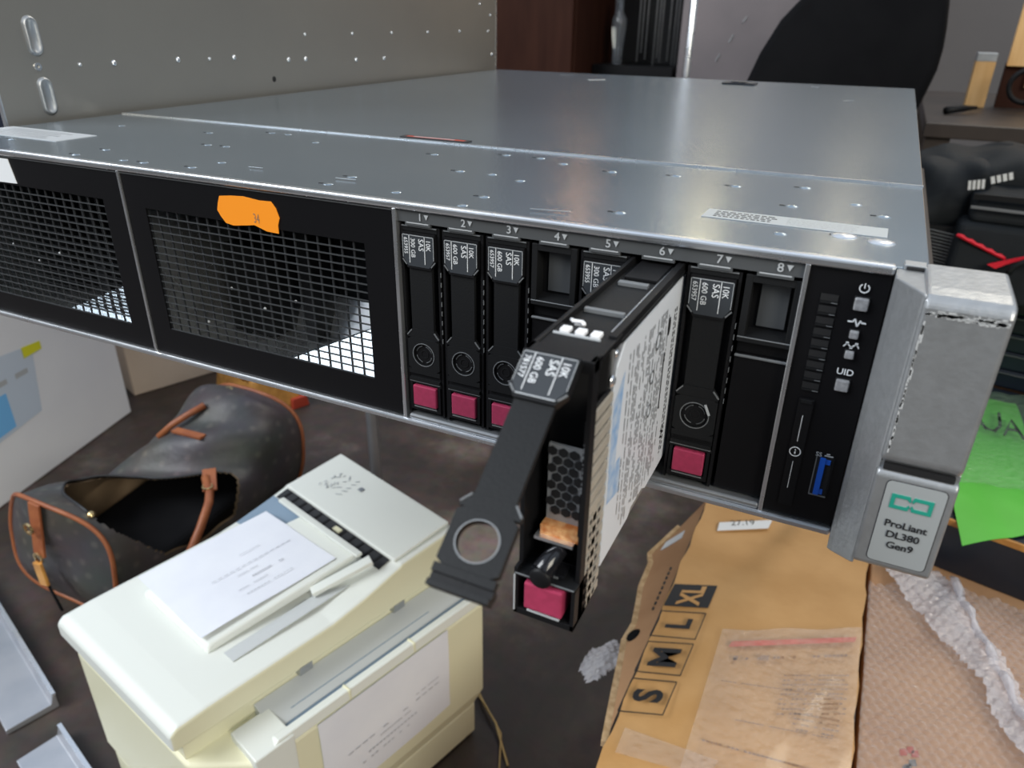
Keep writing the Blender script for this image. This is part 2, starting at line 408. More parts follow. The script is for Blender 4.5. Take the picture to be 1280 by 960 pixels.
# number strip
BX0, PW = -.1641, .0169
bx = lambda i: BX0 + PW * (i - .5)
g = G(); g.box(-.1640, -.0300, .0002, .02, -.0066, -.0022, 'strip')
for i in range(1, 9):
    g.box(bx(i) - .0050, bx(i) + .0050, -.0002, .001, -.0076, -.0064, 'strip')
    g.box(bx(i) - .0044, bx(i) + .0044, -.0003, .0006, -.0068, -.0064, 'grey_ink')
for i in range(1, 9):
    x = bx(i) + .0010
    g.text(str(i), (x, -.0001, -.0056), X, Z, .0036, 'grey_ink', bold=.015, center=True, sx=1.05)
    g.poly([(x + .0016, -.0001, -.0034), (x + .0025, -.0001, -.0052), (x + .0034, -.0001, -.0034)], 'grey_ink')
g.build('number_strip', sv, label='grey strip over the drive bays numbered 1 to 8')
g = G(); g.box(-.1640, -.0300, .095, .0965, -.0835, -.0066, 'void')
g.build('drive_cage', sv)

# ------------------------------------------------------------------ drives (local frame: x centre, front at y=0, z world)
def lever(g, cx, hy, hz, th, lines, open_=False, kk=1.0):
    d = V((0, -sin(th), -cos(th))) * kk; n = V((0, -cos(th), sin(th))); O = V((cx, hy, hz))
    P = lambda x, s, o=0: O + X * x + d * s + n * o
    def plate(pts, o0, o1, m): g.prism([P(x, s, o0) for x, s in pts], n * (o1 - o0), m)
    # label head, arm, shoulders
    plate([(-.0066, 0), (.0066, 0), (.0066, .0095), (.0047, .0128), (-.0047, .0128), (-.0066, .0095)], 0, .0022, 'plastic')
    plate([(-.0062, .0008), (.0062, .0008), (.0062, .0091), (.0043, .0120), (-.0043, .0120), (-.0062, .0091)], .0022, .0024, 'label')
    plate([(-.0046, .0128), (.0046, .0128), (.0046, .0370), (-.0046, .0370)], 0, .0014, 'plastic2')
    plate([(-.0046, .0362), (.0046, .0362), (.0067, .0388), (.0067, .0398), (-.0067, .0398), (-.0067, .0388)], 0, .0016, 'plastic2')
    # scuffed shoulder edges
    for sgn in (-1, 1):
        g.bar(P(sgn * .0050, .0116, .0022), P(sgn * .0066, .0097, .0022), .0004, .0004, 'edge')
        g.bar(P(sgn * .0048, .0367, .0016), P(sgn * .0067, .0390, .0016), .0004, .0004, 'edge')
    # ring plate with a real hole
    c = V((0, .0462)); r = .0044; hw, hh = .0067, .0064; N = 32
    out = []; inn = []
    for j in range(N):
        a = 2 * pi * (j + .5) / N; k = min(hw / max(1e-9, abs(cos(a))), hh / max(1e-9, abs(sin(a))))
        out.append((c.x + cos(a) * k, c.y + sin(a) * k)); inn.append((c.x + cos(a) * r, c.y + sin(a) * r))
    vs = [P(x, s, 0) for x, s in out] + [P(x, s, 0) for x, s in inn] + [P(x, s, .0018) for x, s in inn] + [P(x, s, .0018) for x, s in out]
    fs = [(q * N + j, ((q + 1) % 4) * N + j, ((q + 1) % 4) * N + (j + 1) % N, q * N + (j + 1) % N) for q in range(4) for j in range(N)]
    g.add(vs, fs, 'plastic2')
    g.ring(P(0, .0462, .0018), .0044, .0047, X, -d, .00015, 'edge')
    plate([(-.0067, .0526), (.0067, .0526), (.0067, .0545), (-.0067, .0545)], 0, .0018, 'plastic2')
    plate([(-.0067, .0545), (.0067, .0545), (.0067, .0562), (-.0067, .0562)], -.0012, .0010, 'plastic')
    plate([(-.0066, .0562), (.0066, .0562), (.0066, .0575), (-.0066, .0575)], -.0010, .0020, 'plastic2')
    # writing: four turned lines and rules
    k = 0
    for s0, st, sz in ((.0033, lines[0], .0026), (.0003, lines[1], .0029), (-.0028, lines[2], .0024), (-.0056, lines[3], .0021)):
        g.text(st, P(s0, .0018, .0025), d, X, sz, 'white', bold=.001, sx=.95)
    for s0 in (.0027, -.0035): g.bar(P(s0, .0008, .0025), P(s0, .0108, .0025), .0002, .0001, 'white', up=n)
    g.bar(P(-.006, .0009, .0025), P(.006, .0009, .0025), .0002, .0001, 'grey_ink', up=n)
    if open_:
        g.bar(P(-.0046, .0118, .0025), P(.0046, .0118, .0025), .0003, .0001, 'grey_ink', up=n)
    for x in (-.0062, .0062): g.bar(P(x, .0009, .0025), P(x, .009, .0025), .00015, .0001, 'grey_ink', up=n)

ZB, ZT = -.0817, -.0078
def hard_drive(i, lines, label):
    cx = bx(i)
    t = thing('hard_drive', label, 'hard drive', (cx, .04, ZB), 'closed drives in the numbered bays')
    g = G()
    g.box(cx - .0079, cx + .0079, .0045, .085, ZB, ZT, 'plastic')
    g.box(cx - .0079, cx - .0070, .0010, .0045, ZB, ZT, 'plastic'); g.box(cx + .0070, cx + .0079, .0010, .0045, ZB, ZT, 'plastic')
    g.box(cx - .0070, cx + .0070, .0008, .0045, ZT - .0020, ZT, 'plastic2')
    g.box(cx - .0070, cx + .0070, .0004, .0010, ZT - .0004, ZT - .0001, 'edge')
    for k in range(8): g.box(cx + .0081, cx + .0083, .0006, .001, -.0250 - .0036 * k, -.0233 - .0036 * k, 'edge')
    g.build('carrier', t)
    g = G(); lever(g, cx, .0020, -.0100, 0, lines)
    g.prism([(cx + .0043 * cos(a * pi / 14), .0010, -.0562 + .0043 * sin(a * pi / 14)) for a in range(28)], (0, .001, 0), 'plastic')
    for q in range(4): # broken engraved ring
        pa = [(cx + .0033 * cos(a), .0008, -.0562 + .0033 * sin(a)) for a in [q * pi / 2 + .25 + .107 * j for j in range(11)]]
        g.tube(pa, .00022, 'strip', n=5)
    g.ring((cx, .0010, -.0562), .0014, .0017, X, Z, .0002, 'plastic2')
    g.build('latch_handle', t)
    g = G()
    g.box(cx - .0070, cx + .0070, .0006, .0045, -.0688, -.0679, 'plastic2')
    g.box(cx - .0064, cx + .0064, .0002, .0006, -.0668, -.0665, 'edge')
    g.box(cx - .0066, cx + .0066, .0002, .0008, -.0680, -.0677, 'edge')
    g.box(cx - .0066, cx - .0056, .0003, .0045, -.0800, -.0688, 'plastic'); g.box(cx + .0056, cx + .0066, .0003, .0045, -.0800, -.0688, 'plastic')
    g.box(cx - .0056, cx + .0056, .0003, .0045, -.0800, -.0781, 'plastic')
    g.box(cx - .0050, cx + .0050, .0000, .0004, -.0788, -.0784, 'steel_dull')
    g.build('button_frame', t)
    g = G(); g.box(cx - .0051, cx + .0051, -.0004, .0045, -.0778, -.0694, 'pink'); g.build('release_button', t, .0004, label='plum red release button')
    return t
hard_drive(1, ('10K', 'SAS', '300 GB', '653955'), 'closed black hard drive under number 1, labelled 300 GB, at the divider')
hard_drive(2, ('10K', 'SAS', '600 GB', '653957'), 'closed black hard drive under number 2, between drives 1 and 3')
hard_drive(3, ('10K', 'SAS', '600 GB', '653957'), 'closed black hard drive under number 3, beside the empty blank 4')
hard_drive(5, ('10K', 'SAS', '300 GB', '653955'), 'closed black hard drive under number 5, mostly hidden by the pulled-out drive')
h7 = hard_drive(7, ('10K', 'SAS', '600 GB', '653957'), 'closed black hard drive under number 7, with a small scratch and darker red button')
g = G(); g.bar((bx(7) + .0030, -.0002, -.0515), (bx(7) + .0046, -.0002, -.0550), .0007, .0003, 'grey_ink', up=(0, 1, 0)); g.build('scratch', h7, label='short pale scratch')

def blank(i, label):
    cx = bx(i); t = thing('drive_blank', label, 'blanking plate', (cx, .02, ZB))
    g = G(); w = .0078
    g.box(cx - w, cx + w, .0060, .04, ZB, ZT, 'plastic')
    g.box(cx - w, cx - .0058, .0005, .0060, -.0270, ZT, 'plastic2'); g.box(cx + .0058, cx + w, .0005, .0060, -.0270, ZT, 'plastic2')
    g.box(cx - .0058, cx + .0058, .0005, .0060, ZT - .0022, ZT, 'plastic2')
    g.prism([(cx - w, .0005, -.0268), (cx - w, .0060, -.0255), (cx - w, .0060, -.0300), (cx - w, .0005, -.0285)], (2 * w, 0, 0), 'plastic2')
    g.box(cx - .0036, cx + .0046, .0050, .0060, -.0245, -.0105, 'strip'); g.box(cx - w, cx + w, .0003, .0006, -.0272, -.0268, 'edge')
    g.build('finger_recess', t, .0002)
    g = G()
    g.box(cx - w, cx + w, .0035, .0060, -.0330, -.0290, 'plastic')
    g.box(cx - w, cx + w, .0020, .0125, ZB, -.0330, 'black')
    g.box(cx - w, cx + w, .0012, .0020, -.0338, -.0330, 'edge')
    g.build('blank_face', t, .0002)
blank(4, 'black drive blank under number 4, behind the pulled-out drive')
blank(8, 'black drive blank under number 8, next to the control panel')

# pulled out drive -------------------------------------------------
cx, fy = bx(6) - .0002, -.0770
xl, xr = cx - .0083, cx + .0083
t = thing('hard_drive', 'hard drive pulled halfway out of bay 6 with its lever swung open', 'hard drive', (cx, -.02, ZB))
g = G()
g.box(xl, xl + .0012, fy, -.0620, ZB, ZT, 'plastic'); g.box(xl, xl + .0012, -.0620, .02, -.0768, ZT, 'plastic')                       # left wall
g.box(xr - .0012, xr, fy, fy + .0035, ZB, ZT, 'plastic')                # right front edge
g.box(xl, xr, fy, -.0620, ZB, ZB + .0012, 'plastic')                       # bottom
g.box(xl, xr, fy + .0040, -.0580, ZT - .0016, ZT - .0004, 'plastic')    # top, stepped
g.box(xl, xr, -.0580, .02, ZT - .0030, ZT - .0020, 'plastic2')
g.box(xl, xr, fy - .0003, fy + .0050, ZT - .0030, ZT, 'plastic')
g.box(xl + .0005, xr - .0040, fy - .0005, fy - .0002, ZT - .0006, ZT - .0001, 'edge')
g.box(xl + .0012, xr - .0012, fy + .0140, fy + .0150, ZB, ZT - .002, 'void')     # back of the front cavity
g.box(xr - .0022, xr - .0002, -.0620, .02, ZT - .0030, ZT + .0002, 'plastic')     # right top rail
g.box(xl + .002, xr - .004, -.0450, -.0435, ZT - .0020, ZT - .0008, 'edge')
g.box(xl + .003, xr - .005, -.0210, -.0190, ZT - .0020, ZT - .0008, 'edge')
g.box(xl + .003, xr - .004, -.0150, .010, ZT - .0019, ZT - .0010, 'plastic')
g.build('carrier', t, .0002)
g = G()
for k in range(3): g.box(xl + .0030 + .0038 * k, xl + .0054 + .0038 * k, -.0640, -.0612, ZT - .0006, ZT + .0006, 'led')
g.box(xl + .0018, xr - .0030, -.0652, -.0646, ZT - .0006, ZT + .0002, 'grey_ink')
g.build('contacts', t, .0003, label='row of three small white squares on top')
g = G(); g.ring((xl + .0050, -.0555, ZT - .0012), .0008, .0014, X, Y, .0005, 'led'); g.tube([(xl + .003, -.0560, ZT), (xl + .004, -.0575, ZT + .0003), (xl + .006, -.0565, ZT), (xl + .0070, -.0580, ZT)], .0005, 'led', n=6)
g.build('top_clip', t, label='bright curled clip on top')
# slotted rail on the right side
g = G(); ry0, ry1 = fy + .0035, -.0618
g.box(xr - .0012, xr - .0006, ry0, ry1, ZB + .0005, -.0210, 'void')
n = 16; hz = (.0605) / n
for k in range(n):
    z = ZB + .001 + hz * k
    a, b = (.0, 1.0) if k % 2 else (0, 1.0)
    g.box(xr - .0006, xr, ry0, ry1, z, z + hz * .62, 'rail')
    if k < 8: g.box(xr - .0006, xr, ry0 + .0035, ry0 + .0060, z, z + hz, 'rail'); g.box(xr - .0002, xr + .0001, ry0 + .0012, ry0 + .0026, z + .0008, z + .0020, 'void'); g.box(xr - .0002, xr + .0001, ry0 + .0070, ry0 + .0086, z + .0008, z + .0020, 'void')
g.build('side_rail', t, label='olive grey slotted metal rail')
# the bare drive
g = G(); g.box(xl + .0016, xr - .0008, -.0612, .038, -.0768, -.0100, 'steel_dull')
g.box(xr - .0040, xr - .0006, -.0606, .038, -.0108, -.0094, 'steel')
g.dome((xr - .0006, -.0615, -.0190), .0016, .0008, X, 'steel'); g.dome((xr - .0006, -.0600, -.0125), .0010, .0006, X, 'steel')
g.build('drive_body', t, .0004)
g = G(); xp = xr - .0007
pl = [(-.0600, -.0225), (-.0588, -.0165), (-.054, -.0120), (.036, -.0120), (.036, -.0745), (.004, -.0752), (-.006, -.0757), (-.0180, -.0757), (-.022, -.0735), (-.0330, -.0735), (-.0360, -.0755), (-.0600, -.0755)]
g.prism([(xp, y, z) for y, z in pl], (.0004, 0, 0), 'drvlabel')
xq = xp + .00045
g.poly([(xq, -.0595, -.046), (xq, -.0545, -.046), (xq, -.0520, -.020), (xq, -.0595, -.026)], 'lblue')
g.poly([(xq, -.0590, -.056), (xq, -.048, -.058), (xq, -.050, -.046), (xq, -.0590, -.046)], 'lblue')
rnd = random.Random(3)
# columns of tiny print, read with the drive on its side
y = -.049
while y < -.010:
    z = -.017
    while z > -.070:
        w = rnd.uniform(.0008, .0045)
        if rnd.random() < .8: g.poly([(xq, y, z - w), (xq, y + .0007, z - w), (xq, y + .0007, z), (xq, y, z)], 'steel_dull')
        z -= w + .0007
    y += rnd.choice((.0015, .0015, .0028))
for y0 in (-.0045, -.0025):
    z = -.020
    while z > -.070:
        w = rnd.uniform(.0006, .002); g.poly([(xq, y0, z - w), (xq, y0 + .0011, z - w), (xq, y0 + .0011, z), (xq, y0, z)], 'ink'); z -= w + .0006
for yy, zz, r in ((-.0215, -.024, .0028), (-.0245, -.034, .0022), (-.0240, -.045, .0022)): g.ring((xq, yy, zz), r * .7, r, Y, Z, .0001, 'steel_dull')
g.poly([(xq + .0001, -.0100 + .0014 * cos(a * pi / 8), -.0235 + .0030 * sin(a * pi / 8)) for a in range(16)], 'ink')
g.poly([(xq + .0001, -.0128, -.031), (xq + .0001, -.0118, -.031), (xq + .0001, -.0118, -.050), (xq + .0001, -.0128, -.050)], 'ink')
g.text('W', (xq + .0001, -.0060, -.0600), -Z, Y, .0050, 'ink')
g.build('drive_label', t, label='white data label covered in tiny print')
# what shows inside the front cavity
g = G(); hx0, hx1 = cx + .0002, xr - .0028; s3 = .0013
g.box(hx0 - .004, hx1 + .0012, fy + .0062, fy + .0070, -.0565, -.0340, 'grille')
r = 0; z = -.0358
while z > -.0550:
    x = hx0 - .003 + (r % 2) * .0014
    while x < hx1:
        g.prism([(x + .0013 * cos(k * pi / 3 + pi / 6), fy + .0058, z + .0013 * sin(k * pi / 3 + pi / 6)) for k in range(6)], (0, .0003, 0), 'void'); x += .0028
    z -= .00243; r += 1
g.build('hex_grille', t, label='grey honeycomb grille')
g = G(); g.text('HDD MODULE', (xr - .0022, fy + .0028, -.0300), -Z, X, .0021, 'grey_ink', bold=.02)
g.box(xr - .0024, xr - .0014, fy + .0029, fy + .0060, -.0565, -.0245, 'plastic')
g.build('white_print', t)
g = G(); g.box(cx - .004, xr - .0016, fy + .0030, fy + .0070, -.0588, -.0560, 'orangebit'); g.box(cx - .005, xr - .0030, fy + .0015, fy + .0060, -.0597, -.0588, 'steel')
g.build('circuit_board', t, label='amber circuit board edge')
g = G()
g.tube([(cx + .0020, fy + .003, -.0615), (cx + .0005, fy + .0000, -.0632), (cx - .0006, fy - .0025, -.0655)], [.0020, .0026, .0030], 'gloss', n=16)
g.dome((cx - .0008, fy - .0035, -.0672), .0030, .0012, -Y, 'plastic', n=20)
g.ring((cx - .0008, fy - .0036, -.0672), .0024, .0027, X, Z, .0003, 'edge')
g.build('pivot_knob', t, .0002, label='glossy black round knob')
g = G()
g.box(xl, xl + .0010, fy - .0028, fy + .006, ZB, -.0668, 'plastic'); g.box(xr - .0010, xr, fy - .0028, fy + .006, ZB, -.0685, 'plastic')
g.box(xl, xr, fy - .0028, fy + .006, -.0692, -.0682, 'plastic2'); g.box(xl, xr, fy - .0028, fy + .006, ZB, ZB + .0018, 'plastic')
g.box(xl + .0003, xr - .0003, fy - .0031, fy - .0028, -.0686, -.0682, 'edge')
g.box(xl + .0000, xl + .0004, fy - .0031, fy - .0027, ZB + .001, -.0690, 'grey_ink')
g.box(cx - .0045, cx + .0045, fy - .0030, fy - .0024, -.0797, -.0791, 'grey_ink')
g.box(cx - .0045, cx + .0045, fy - .0010, fy + .004, -.0680, -.0668, 'gloss'); g.box(cx - .0028, cx + .0030, fy - .0012, fy - .001, -.0679, -.0672, 'edge')
g.build('button_frame', t, .0002)
g = G(); g.box(cx - .0052, cx + .0052, fy - .0036, fy + .004, -.0784, -.0700, 'pink'); g.build('release_button', t, .0005, label='plum red release button')
g = G(); lever(g, cx - .0006, fy - .0006, -.0084, math.radians(54), ('10K', 'SAS', '600 GB', '781577'), True, .93)
g.build('latch_handle', t, .0002, label='black lever swung open with a round finger hole at its end')

# ------------------------------------------------------------------ control panel
g = G(); px0, px1 = -.0286, -.0078
g.box(px0, px1, .0002, .02, -H + .0022, -.0026, 'black')
cp = g.build('control_panel', sv, .0003)
g = G()
for k in range(9):
    z = -.0100 - .0034 * k
    x0 = -.0246; x1 = -.0200
    g.box(x0, x1, -.0001, .0004, z - .0019, z, 'void')
    g.box(x0, x1, -.0003, .0002, z - .0026, z - .0020, 'plastic2')
    g.box(x1 - .0016, x1, -.0004, .0002, z - .0024, z - .0022, 'edge')
g.build('vent_slots', cp)
def pbtn(z, w, nm):
    g = G(); g.box(-.0141 - w - .0003, -.0141 + w + .0003, -.0002, .001, z - w - .0003, z + w + .0003, 'plastic2')
    g.box(-.0141 - w, -.0141 + w, -.0011, .001, z - w, z + w, 'btn'); g.build(nm, cp, .0004)
pbtn(-.0114, .0018, 'power_button'); pbtn(-.0203, .0012, 'health_light'); pbtn(-.0264, .0012, 'network_light'); pbtn(-.0360, .0018, 'uid_button')
g = G(); y = -.0001
c = (-.0142, y, -.0069)
pts = [(c[0] + .0012 * sin(a), y - .0001, c[2] + .0012 * cos(a)) for a in [.6 + (2 * pi - 1.2) * k / 16 for k in range(17)]]
for a, b in zip(pts, pts[1:]): g.bar(a, b, .0003, .0002, 'white', up=(0, 1, 0))
g.bar((c[0], y - .0001, c[2] + .0014), (c[0], y - .0001, c[2]), .0003, .0002, 'white')
g.build('power_icon', cp); g = G()
hb = [(-.0165, -.0167), (-.0152, -.0167), (-.0147, -.0158), (-.0139, -.0179), (-.0133, -.0161), (-.0130, -.0167), (-.0118, -.0167)]
for a, b in zip(hb, hb[1:]): g.bar((a[0], y - .0001, a[1]), (b[0], y - .0001, b[1]), .0004, .0002, 'white', up=(0, 1, 0))
g.build('health_icon', cp); g = G()
for dx, dz in ((-.0012, .0005), (.0012, .0005), (0, -.0006)): g.box(-.0141 + dx - .0004, -.0141 + dx + .0004, y - .0002, y, -.0236 + dz - .0004, -.0236 + dz + .0004, 'white')
for a, b in (((-.0153, -.0231), (-.0141, -.0242)), ((-.0141, -.0242), (-.0129, -.0231)), ((-.0161, -.0242), (-.0153, -.0231)), ((-.0129, -.0231), (-.0121, -.0242))): g.bar((a[0], y - .0001, a[1]), (b[0], y - .0001, b[1]), .0003, .0002, 'white', up=(0, 1, 0))
g.build('network_icon', cp); g = G()
g.text('UID', (-.0141, y - .0002, -.0327), X, Z, .0027, 'white', bold=.01, center=True)
g.build('uid_print', cp, label='white letters UID'); g = G()
g.text('SS', (-.0168, y - .0002, -.0603), X, Z, .0020, 'grey_ink', bold=.01)
g.bar((-.0143, y - .0002, -.0597), (-.0118, y - .0002, -.0597), .0003, .0002, 'grey_ink', up=(0, 1, 0))
g.bar((-.0138, y - .0002, -.0591), (-.0128, y - .0002, -.0591), .0003, .0002, 'grey_ink', up=(0, 1, 0))
g.build('usb_icon', cp)
g = G(); g.box(-.0245, -.0203, -.0006, .001, -.0800, -.0425, 'plastic')
g.box(-.0240, -.0208, -.0010, -.0006, -.0437, -.0425, 'plastic2')
xs = -.0226
g.box(xs - .0001, xs + .0001, -.0008, -.0006, -.0568, -.0478, 'white'); g.box(xs - .0001, xs + .0001, -.0008, -.0006, -.0736, -.0638, 'white')
g.ring((xs, -.0006, -.0604), .0014, .0017, X, Z, .0002, 'white'); g.box(xs - .0002, xs + .0002, -.0008, -.0006, -.0612, -.0603, 'white'); g.box(xs - .0002, xs + .0002, -.0008, -.0006, -.0600, -.0596, 'white')
g.build('pull_tab', cp, .0002, label='slim black pull tab with white lines and a circled mark')
g = G(); g.ring((-.0138, .0003, -.0670), 0, .0001, X, Z, .0001, 'edge')
g.box(-.0164, -.0114, -.0004, .0004, -.0742, -.0738, 'edge'); g.box(-.0164, -.0161, -.0004, .0004, -.0738, -.0602, 'edge'); g.box(-.0116, -.0112, -.0004, .0004, -.0738, -.0602, 'plastic2')
g.box(-.0160, -.0117, -.0002, .0003, -.0738, -.0602, 'void')
g.box(-.0152, -.0136, -.0010, .001, -.0734, -.0606, 'blue')
g.box(-.0136, -.0122, -.0006, .001, -.0625, -.0610, 'blue'); g.box(-.0136, -.0126, -.0006, .001, -.0732, -.0715, 'blue')
g.build('usb_port', cp, label='blue upright port')

# ------------------------------------------------------------------ ear latch
ea = None
g = G()
prof = [(-.0018, -.0462), (-.0205, -.0462), (-.0222, -.0440), (-.0222, -.0028), (-.0216, -.0010), (-.0200, .0001), (-.0150, .0006), (.0030, .0014), (.0030, -.0050), (-.0018, -.0080)]
g.prism([(-.0014, y, z) for y, z in prof], (.0190, 0, 0), 'silver')
ear = g.build('rack_ear', sv, .0012, label='chunky scuffed silver latch ear at the right end', seg=3)
g = G()
g.prism([(-.0077, -.0005, 0), (-.0079, -.0085, 0), (-.0068, -.0108, 0), (-.0018, -.0195, 0), (-.0010, -.0205, 0), (-.0010, -.0005, 0)], (0, 0, -.0832), 'silver')
g.v = [V((p.x, p.y, p.z - .0002 - ((-.0030 * (-p.x - .0018) / .006 + .0022 * (1 - (-p.x - .0018) / .006)) * -1 if p.z < -.04 else 0))) for p in g.v]
g.build('ear_flank', ear, .0008)
g = G(); g.box(-.0014, .0176, -.0200, -.0010, -.0480, -.0462, 'silver')
g.box(-.0002, .0164, -.0216, -.0200, -.0478, -.0463, 'void')
g.build('finger_slot', ear)
g = G(); g.prism([(-.0016, -.0010, -.0480), (-.0016, -.0214, -.0480), (-.0016, -.0224, -.0492), (-.0016, -.0224, -.0776), (-.0016, -.0212, -.0788), (-.0016, -.0010, -.0788)], (.0194, 0, 0), 'silver')
g.build('ear_foot', ear, .0010, seg=3)
g = G(); yb = -.0226
def rr(x0, x1, z0, z1, r, y):
    p = []
    for cx_, cz_, a0 in ((x1 - r, z1 - r, 0), (x0 + r, z1 - r, 90), (x0 + r, z0 + r, 180), (x1 - r, z0 + r, 270)):
        for k in range(5): a = math.radians(a0 + 22.5 * k); p.append((cx_ + r * cos(a), y, cz_ + r * sin(a)))
    return p
bx0, bx1, bz0, bz1 = .0014, .0160, -.0762, -.0500
g.prism(rr(bx0, bx1, bz0, bz1, .0014, yb + .0001), (0, .0004, 0), 'ink'); g.prism(rr(bx0 + .0002, bx1 - .0002, bz0 + .0002, bz1 - .0002, .0013, yb), (0, .0004, 0), 'silver2')
lx0, lx1, lz0, lz1, tk = .0034, .0134, -.0582, -.0538, .0010; yy = yb - .0002
for q in ([(lx0, lz0), (lx0 + tk, lz0), (lx0 + tk, lz1), (lx0, lz1)], [(lx1 - tk, lz0), (lx1, lz0), (lx1, lz1), (lx1 - tk, lz1)],
          [(lx0 + tk, lz1 - tk), (.0074, lz1 - tk), (.0078, lz1), (lx0 + tk, lz1)], [(.0092, lz1 - tk), (lx1 - tk, lz1 - tk), (lx1 - tk, lz1), (.0088, lz1)],
          [(lx0 + tk, lz0), (.0078, lz0), (.0074, lz0 + tk), (lx0 + tk, lz0 + tk)], [(.0088, lz0), (lx1 - tk, lz0), (lx1 - tk, lz0 + tk), (.0092, lz0 + tk)],
          [(.0074, lz0 + tk), (.0078, lz0), (.0082, lz0 + .0012), (.0079, lz0 + .0018)], [(.0092, lz0 + tk), (.0088, lz0), (.0084, lz0 + .0012), (.0087, lz0 + .0018)],
          [(.0074, lz1 - tk), (.0079, lz1 - .0018), (.0082, lz1 - .0012), (.0078, lz1)], [(.0092, lz1 - tk), (.0087, lz1 - .0018), (.0084, lz1 - .0012), (.0088, lz1)]):
    g.prism([(x, yy, z) for x, z in q], (0, .0002, 0), 'teal')
for k, st in enumerate(('ProLiant', 'DL380', 'Gen9')):
    g.text(st, (.0086, yy, -.0640 - .0034 * k), X, Z, .0030, 'ink', bold=.022, center=True)
g.build('badge', ear, label='pale silver badge with a teal bracket mark reading ProLiant DL380 Gen9')
rnd = random.Random(5)
g = G()
for k in range(90):
    x = -.0006 + rnd.random() * .0160; w = rnd.uniform(.0006, .0018); z = -.0042 + rnd.gauss(0, .0004)
    g.box(x, x + w, -.02226, -.0222, z, z + rnd.uniform(.0002, .0006), 'scuff')
g.build('top_scuff', ear, label='bare-metal scuff below the top bend')
g = G()
for k in range(40):
    x = -.0006 + abs(rnd.gauss(0, .0002)); z = -.005 - rnd.random() * .037; g.box(x, x + .0004, -.02226, -.0222, z - rnd.uniform(.0008, .003), z, 'scuff')
g.build('side_scuff', ear, label='bare-metal scuff down the corner')
g = G(); g.box(-.0062, -.0010, -.0010, .0035, -.0002, .0012, 'steel_dull'); g.box(-.0056, -.0014, -.0013, .0012, -.0001, .0008, 'void')
g.build('ear_bracket', sv, .0002)

# ------------------------------------------------------------------ cabinet on the left
t = thing('metal_cabinet', 'tall grey sheet-metal cabinet side with two oval bumps, standing left of the server', 'cabinet', (-.58, .35, -.0865))
g = G(); xc = -.4555
g.box(-.720, xc - .001, .056, .6485, -.0865, .56, 'navy'); g.build('cabinet_body', t)
g = G(); g.box(xc - .001, xc, .0535, .650, -.0865, .56, 'panel')
g.build('side_panel', t, .0004)
g = G(); g.box(xc - .0025, xc + .0003, .0527, .0537, -.0865, .56, 'steel'); g.build('edge_flange', t, label='bright folded edge'); g = G(); g.box(xc - .003, xc + .0003, .6495, .6515, -.0865, .56, 'steel'); g.build('edge_flange', t, label='bright folded edge')
g = G()
for y, z in [(.105, .0282), (.1284, .0281), (.1779, .0281), (.2052, .0276), (.2288, .0277), (.2866, .024), (.3069, .0238), (.3746, .0206), (.4181, .0203), (.3089, .042), (.3716, .0419), (.4323, .0419), (.4969, .042), (.563, .0421), (.6292, .0415), (.6097, .0692), (.6352, .0581), (.6400, .0164), (.25, .078), (.33, .078)]:
    r = .0013 if z > .03 or y in (.105, .2052) else .0019
    G().dome((xc, y, z), r, .0012, X, 'steel', n=12, k=3).build('rivet', t)
def oval(y, z):
    g = G(); n = 28; rg = []
    for hgt, sc in ((0, 1), (.0016, .86), (.0020, .66), (.0012, .55)):
        for j in range(n):
            a = 2 * pi * j / n; cy_, cz_ = .0046 * cos(a), .0046 * sin(a) + (.0058 if sin(a) > 0 else -.0058)
            rg.append((xc + hgt, y + cy_ * sc, z + cz_ * (.5 + .5 * sc)))
    fs = [(i * n + j, i * n + (j + 1) % n, (i + 1) * n + (j + 1) % n, (i + 1) * n + j) for i in range(3) for j in range(n)] + [[3 * n + j for j in range(n)]]
    g.add(rg, fs, 'steel_dull', True); g.build('oval_bump', t)
oval(.0802, .0440); oval(.0802, .0126)
g = G(); g.ring((xc, .0790, .0283), .0008, .0021, Y, Z, .0006, 'steel'); g.dome((xc, .2677, .0109), .0022, .0002, X, 'void'); g.build('screw', t)

# ------------------------------------------------------------------ printer
t = thing('printer', 'cream multifunction printer with a document feeder on top, standing on the floor', 'printer', (-.48, .28, FL))
Lc, Bc, R2, Nc = V((-.6986, .1081, 0)), V((-.6000, .4640, 0)), V((-.3760, .3930, 0)), V((-.4770, .0595, 0))
def PM(s, q, z): 
    p = Lc * (1 - s) * (1 - q) + Bc * s * (1 - q) + Nc * (1 - s) * q + R2 * s * q
    return V((p.x, p.y, z))
ud = (R2 - Nc).normalized()
K0, M0 = V((-.3300, .3768, 0)), V((-.4107, .1097, 0)); fd = (M0 - K0).normalized()
M1 = M0 + fd * .012
fn = V((-fd.y, fd.x, 0)); fn = fn if fn.x > 0 else -fn
zz = lambda p, z: V((p.x, p.y, z))
